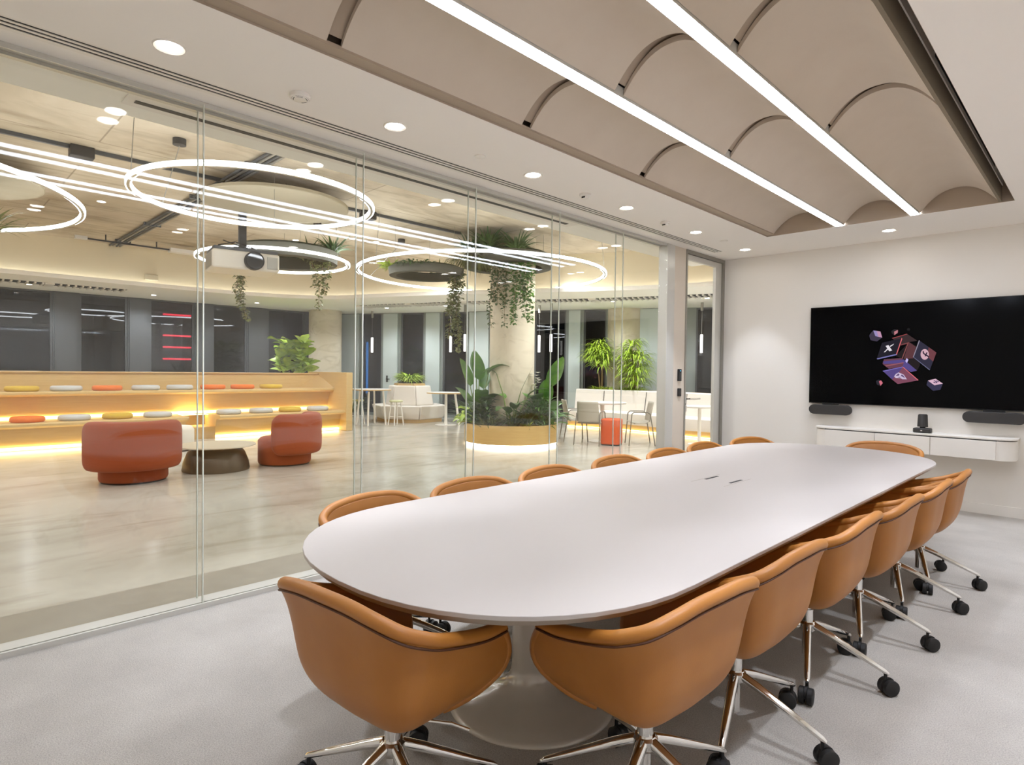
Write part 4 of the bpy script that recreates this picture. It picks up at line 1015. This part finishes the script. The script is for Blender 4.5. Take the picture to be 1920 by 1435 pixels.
# ------------------------------------------------------------------ seating and tables farther back
t = thing('hexagonal_island_seat', 'pale grey hexagonal island seat with a planter in its back', 'seat', (-10.25, 10.05, 0), rz=0.18)
def hexp(r, n=6, o=PI/6): return [(r*math.cos(o+2*PI*k/n), r*math.sin(o+2*PI*k/n)) for k in range(n)]
def frus(r0, r1, z0, z1, n=6):
    mb = MB(); a = hexp(r0, n); b = hexp(r1, n)
    mb.add([(x, y, z0) for x, y in a] + [(x, y, z1) for x, y in b], [(i, (i+1) % n, n+(i+1) % n, n+i) for i in range(n)] + [tuple(reversed(range(n))), tuple(range(n, 2*n))]); return mb
frus(0.93, 0.93, 0.0, 0.09).obj('oak_plinth', WOODE, t)
for k in range(6):
    a0, a1 = PI/6 + k*PI/3 + 0.008, PI/6 + (k+1)*PI/3 - 0.008
    mb = MB(); P2 = lambda r, a, z: (r*math.cos(a), r*math.sin(a), z)
    vs = [P2(0.62, a0, 0.09), P2(0.98, a0, 0.09), P2(0.98, a1, 0.09), P2(0.62, a1, 0.09), P2(0.62, a0, 0.46), P2(1.09, a0, 0.46), P2(1.09, a1, 0.46), P2(0.62, a1, 0.46)]
    mb.add(vs, [(3,2,1,0),(4,5,6,7),(0,1,5,4),(1,2,6,5),(2,3,7,6),(3,0,4,7)]); mb.obj('seat_segment', UPH, t, bevel=0.03)
    mb = MB(); vs = [P2(0.3, a0, 0.46), P2(0.70, a0, 0.46), P2(0.70, a1, 0.46), P2(0.3, a1, 0.46), P2(0.3, a0, 1.0), P2(0.60, a0, 1.0), P2(0.60, a1, 1.0), P2(0.3, a1, 1.0)]
    mb.add(vs, [(3,2,1,0),(4,5,6,7),(0,1,5,4),(1,2,6,5),(2,3,7,6),(3,0,4,7)]); mb.obj('back_segment', UPH, t, bevel=0.03)
frus(0.46, 0.44, 1.0, 1.06).obj('oak_rim', WOODE, t); frus(0.34, 0.34, 1.06, 1.10).obj('soil', SOIL, t)
bush('fern_plant', 'bright lime fern growing in the top of the hexagonal seat', (-10.25, 10.05, 1.10), 260, 0.42, 0.045, LEAFL, 1.5, upz=0.6, group='plants in the seating', spread=0.22, rise=0.12)

def round_table(label, loc, r, h, base, topm, legm, rim=None):
    t = thing('round_table', label, 'table', loc, group='round lobby tables')
    MB().lathe([(0, h-0.03), (r-0.015, h-0.03), (r, h-0.012), (r, h), (0, h)], 48).obj('tabletop', topm, t)
    if rim: MB().lathe([(r-0.005, h-0.032), (r+0.004, h-0.032), (r+0.004, h-0.004), (r-0.005, h-0.004)], 48, closed=True).obj('wooden_edge', rim, t)
    return t
t = round_table('round white table with wooden edge behind the end of the bleacher', (-9.75, 8.5, 0), 0.5, 0.93, None, WHITE, WHITE, WOODE)
for k in range(4):
    a = PI/4 + k*PI/2; MB().tube([(0.3*math.cos(a), 0.3*math.sin(a), 0.87), (0.38*math.cos(a), 0.38*math.sin(a), 0)], 0.025, 8).obj('leg', WHITE, t)
t = round_table('round white table with wooden edge between the hexagonal seat and the planter', (-8.55, 10.0, 0), 0.5, 0.86, None, WHITE, WHITE, WOODE)
MB().lathe([(0, 0), (0.28, 0), (0.28, 0.012), (0.04, 0.02), (0.035, 0.83), (0, 0.83)], 32).obj('pedestal', WHITE, t)
MB().tube([(0.25, 0.1, 0.83), (0.35, 0.16, 0)], 0.03, 8).obj('leg', WHITE, t)
t = round_table('round white cafe table in front of the white bench', (-3.62, 10.15, 0), 0.50, 0.82, None, WHITE, WHITE)
MB().lathe([(0, 0.0), (0.27, 0.0), (0.27, 0.012), (0.06, 0.02), (0.035, 0.07), (0.03, 0.55), (0.05, 0.79), (0, 0.79)], 32).obj('pedestal', WHITE, t)
t = round_table('small round white table seen through the glass door', (-2.05, 11.3, 0), 0.4, 0.78, None, WHITE, WHITE)
MB().lathe([(0, 0.0), (0.22, 0.0), (0.22, 0.012), (0.035, 0.02), (0.035, 0.76), (0, 0.76)], 32).obj('pedestal', WHITE, t)

# bar stool by the far table
for (x, y, lb) in ((-10.2, 8.35, 'pale bar stool with green seat at the table behind the bleacher'), (-9.3, 8.95, 'second pale bar stool at the table behind the bleacher')):
    t = thing('bar_stool', lb, 'stool', (x, y, 0), group='bar stools')
    MB().lathe([(0, 0.60), (0.17, 0.60), (0.18, 0.62), (0.17, 0.645), (0, 0.645)], 28).obj('seat', mat('stool_seat_%d' % len(MATS), (196, 196, 150), 0.6), t)
    for k in range(4):
        a = PI/4 + k*PI/2; MB().tube([(0.12*math.cos(a), 0.12*math.sin(a), 0.6), (0.2*math.cos(a), 0.2*math.sin(a), 0)], 0.016, 8).obj('leg', WHITE, t)
    MB().tube([(0.17*math.cos(PI/4+k*PI/2), 0.17*math.sin(PI/4+k*PI/2), 0.22) for k in range(4)], 0.01, 6, closed=True).obj('foot_rest', WHITE, t)

def cafe_chair(label, loc, rz):
    t = thing('cafe_chair', label, 'chair', loc, rz, group='grey shell chairs with metal legs')
    def sh(u, v):
        x = (u-0.5)*0.46; s = v
        if s < 0.5:
            q = s/0.5; y = 0.22 - 0.42*q; z = 0.46 - 0.03*math.sin(PI*q) + 0.02*abs(u-0.5)*2*q
        else:
            q = (s-0.5)/0.5; y = -0.20 - 0.07*q; z = 0.46 + 0.40*q**0.9
            x *= 1 - 0.08*q
            y += 0.05*(abs(u-0.5)*2)**2
        if 0.42 < s < 0.58: z += 0.012
        return (x, y, z)
    MB().grid(sh, 10, 20).obj('shell', mat('cafe_shell_%d' % len(MATS), (178, 170, 154), 0.6), t, smooth=60, solid=(0.014, 0))
    for sx in (-1, 1):
        MB().tube([(sx*0.25, 0.24, 0.0), (sx*0.235, 0.19, 0.62), (sx*0.235, 0.15, 0.655), (sx*0.235, -0.12, 0.655), (sx*0.235, -0.17, 0.62), (sx*0.26, -0.27, 0.0)], 0.011, 8).obj('leg', GREYMETAL, t)
    MB().tube([(-0.235, 0.13, 0.43), (0.235, 0.13, 0.43)], 0.01, 6).tube([(-0.235, -0.12, 0.43), (0.235, -0.12, 0.43)], 0.01, 6).obj('seat_rail', GREYMETAL, t)
    return t
cafe_chair('grey shell chair with its back to the glass, beside the orange pouf', (-3.48, 9.58, 0), 0.35)
cafe_chair('grey shell chair in profile right of the orange pouf', (-2.85, 10.35, 0), PI/2 + 0.75)
cafe_chair('grey shell chair partly hidden behind the column planter', (-4.12, 9.86, 0), -0.7)
def pouf(label, loc, w_, h, m_, rz):
    t = thing('pouf', label, 'pouf', loc, rz, group='square poufs')
    MB().prism(rrect(-w_, w_, -w_, w_, 0.07), 0.02, h).obj('body', m_, t, bevel=0.025)
    MB().prism(rrect(-w_*0.93, w_*0.93, -w_*0.93, w_*0.93, 0.05), 0.0, 0.022).obj('plinth', BLACK, t)
pouf('bright orange square pouf by the cafe table', (-3.17, 9.86, 0), 0.185, 0.52, POUF, 0.35)
pouf('grey square pouf cut by the door mullion', (-2.45, 10.75, 0), 0.18, 0.49, mat('grey_pouf', (178, 170, 154), 0.8), 0.3)

# long white upholstered bench
front = [(-6.25, 12.15), (-5.2, 12.38), (-4.4, 12.42), (-3.5, 12.32), (-2.7, 12.2), (-1.8, 12.3), (-0.9, 12.6), (-0.3, 12.8)]
fp = [(p.x, p.y) for p in catmull([Vector(p) for p in front], 4)]
def off2(d): return offset(fp, -d)
t = thing('upholstered_bench', 'long curved white upholstered bench in front of the far windows', 'bench', (0, 0, 0))
def band(lo, hi, name, m_, bev=None):
    """closed extrusion between two offset paths; lo/hi: lists of (offset, z) around the section"""
    mb = MB(); sec = lo; n = len(fp); k = len(sec)
    rows_ = [off2(d) for d, z in sec]
    vs = []
    for i in range(n):
        for j in range(k): vs.append((rows_[j][i][0], rows_[j][i][1], sec[j][1]))
    fs = [(i*k+j, i*k+(j+1) % k, (i+1)*k+(j+1) % k, (i+1)*k+j) for i in range(n-1) for j in range(k)]
    fs += [tuple(range(k)), tuple((n-1)*k+j for j in range(k))]
    return mb.add(vs, fs).obj(name, m_, t, smooth=50)
band([(0.04, 0.16), (0.0, 0.24), (0.0, 0.42), (0.04, 0.45), (0.6, 0.45), (0.6, 0.16)], None, 'seat', UPH)
band([(0.52, 0.45), (0.60, 0.96), (0.64, 0.98), (0.78, 0.98), (0.8, 0.45)], None, 'backrest', UPH)
band([(0.12, 0.0), (0.12, 0.16), (0.7, 0.16), (0.7, 0.0)], None, 'plinth', WOOD)
band([(0.09, 0.012), (0.09, 0.03), (0.115, 0.03), (0.115, 0.012)], None, 'plinth_led', E_BENCH)
sm = MB(); rb = off2(0.515); rbt = off2(0.594)
for i in (3, 8, 13, 18, 23): sm.tube([(rb[i][0], rb[i][1], 0.47), (rbt[i][0], rbt[i][1], 0.95)], 0.008, 5)
sm.obj('back_seams', DARK, t)
# planter box behind the bench
bb = off2(0.8); bb2 = off2(1.2)
t2 = thing('bench_planter', 'low planter box behind the white bench holding bamboo palms', 'planter', (0, 0, 0))
mb = MB(); n = len(fp)
mb.add([(p[0], p[1], 0.0) for p in bb] + [(p[0], p[1], 0.97) for p in bb] + [(p[0], p[1], 0.97) for p in bb2] + [(p[0], p[1], 0.0) for p in bb2],
       [(i, i+1, n+i+1, n+i) for i in range(n-1)] + [(2*n+i, 2*n+i+1, 3*n+i+1, 3*n+i) for i in range(n-1)] + [(0, n, 2*n, 3*n), (n-1, 2*n-1, 3*n-1, 4*n-1)])
mb.obj('box', WHITE, t2)
mb = MB(); mb.add([(p[0], p[1], 0.93) for p in bb] + [(p[0], p[1], 0.93) for p in bb2], [(i, i+1, n+i+1, n+i) for i in range(n-1)]); mb.obj('soil', SOIL, t2)
mb = MB(); strip_faces(mb, off2(0.78), off2(0.86), 0.985, 0.985); mb.obj('oak_ledge', WOODE, t2)
def bamboo(label, loc, heads, low):
    t = thing('bamboo_palm', label, 'plant', loc, group='bamboo palms behind the white bench')
    tr = MB(); lf = MB()
    for (dx, dy, h, nl, sp) in heads:
        tr.tube([(dx*0.2, dy*0.2, 0), (dx*0.5, dy*0.5, h*0.6), (dx, dy, h)], [0.02, 0.016, 0.01], 7)
        for i in range(nl):
            a = rnd.uniform(0, 2*PI); rr = rnd.uniform(0, sp)
            lf.leaf((dx+rr*math.cos(a), dy+rr*math.sin(a), h + rnd.uniform(-0.34, 0.16)), (math.cos(a), math.sin(a), rnd.uniform(-0.2, 0.9)), rnd.uniform(0.22, 0.42), rnd.uniform(0.026, 0.042), rnd.uniform(1.2, 2.6), 4)
    for i in range(low):
        a = rnd.uniform(0, 2*PI); lf.leaf((rnd.uniform(-0.3, 0.3), rnd.uniform(-0.15, 0.15), 0.0), (math.cos(a), math.sin(a), rnd.uniform(0.5, 1.5)), rnd.uniform(0.2, 0.36), 0.03, 1.6, 4)
    tr.obj('stems', STEM, t); lf.obj('foliage', LEAFL, t, smooth=80)
bamboo('lime green bamboo palm with bare stems left of the far column', (-5.90, 13.22, 0.93), [(-0.22, -0.05, 1.08, 230, 0.24), (0.05, 0.0, 0.98, 170, 0.24), (-0.12, 0.1, 1.22, 140, 0.18)], 130)
bamboo('full lime green bamboo palm in front of the far column', (-5.02, 13.40, 0.93), [(-0.05, 0.0, 1.18, 180, 0.22), (0.15, 0.05, 0.88, 220, 0.3), (0.05, 0.0, 0.5, 280, 0.36), (-0.3, 0.0, 0.98, 100, 0.15)], 180)

# fiddle leaf fig behind the bleacher
t = thing('fiddle_leaf_fig', 'bright broad leaved fig standing behind the bleacher beside a round column', 'plant', (-11.6, 7.28, 0))
MB().lathe([(0, 0), (0.2, 0), (0.26, 0.5), (0.24, 0.5), (0.22, 0.46), (0, 0.46)], 32).obj('pot', WHITE, t)
tr = MB(); lf = MB()
for k in range(8):
    a = k*0.9; dx, dy = 0.37*math.cos(a), 0.37*math.sin(a); tr.tube([(0, 0, 0.45), (dx*0.4, dy*0.4, 1.1), (dx, dy, 1.55+0.1*(k % 3))], [0.018, 0.014, 0.008], 6)
    for i in range(20):
        b = rnd.uniform(0, 2*PI); z = 1.3 + rnd.uniform(0, 0.85)
        lf.leaf((dx*(0.6+0.5*rnd.random()), dy*(0.6+0.5*rnd.random()), z), (math.cos(b), math.sin(b), rnd.uniform(0.1, 1.3)), rnd.uniform(0.26, 0.40), rnd.uniform(0.18, 0.26), rnd.uniform(0.4, 1.2), 6, shape='oval', twist=rnd.uniform(-0.5, 0.5))
tr.obj('stems', STEM, t); lf.obj('leaves', LEAFL, t, smooth=80)
# pots of greenery by the far windows
bush('window_plant', 'dark leafy plant low at the window behind the round table', (-12.7, 9.4, 0.0), 60, 1.0, 0.10, LEAFD, 0.9, group='plants by the far windows', spread=0.15)
bush('window_plant', 'dark green shrub at the window left of the column planter', (-8.95, 11.5, 0.0), 90, 1.2, 0.10, LEAFD, 0.9, group='plants by the far windows', spread=0.3)

# slim pendant tubes near the far windows
for i, (x, y, lb) in enumerate([(-3.41, 13.95, 'slim white pendant tube seen through the glass door'), (-7.0, 11.9, 'slim white pendant tube just right of the planted column'), (-6.45, 11.75, 'second slim white pendant tube right of the planted column'), (-9.3, 10.75, 'slim white pendant tube behind the long vine'), (-8.4, 10.5, 'slim white pendant tube right of the long vine'), (-12.05, 9.95, 'slim white pendant tube by the window left of the hexagonal seat')]):
    t = thing('pendant_tube', lb, 'light', (x, y, 0), group='slim pendant tubes')
    MB().lathe([(0, HS-0.20), (0.035, HS-0.20), (0.035, HS), (0, HS)], 16).obj('canopy', ALUD, t)
    MB().tube([(0, 0, HS-0.2), (0, 0, 2.38)], 0.003, 5).obj('wire', ALUD, t)
    MB().lathe([(0, 1.95), (0.032, 1.95), (0.032, 2.40), (0, 2.40)], 16).obj('tube', E_PEND, t)
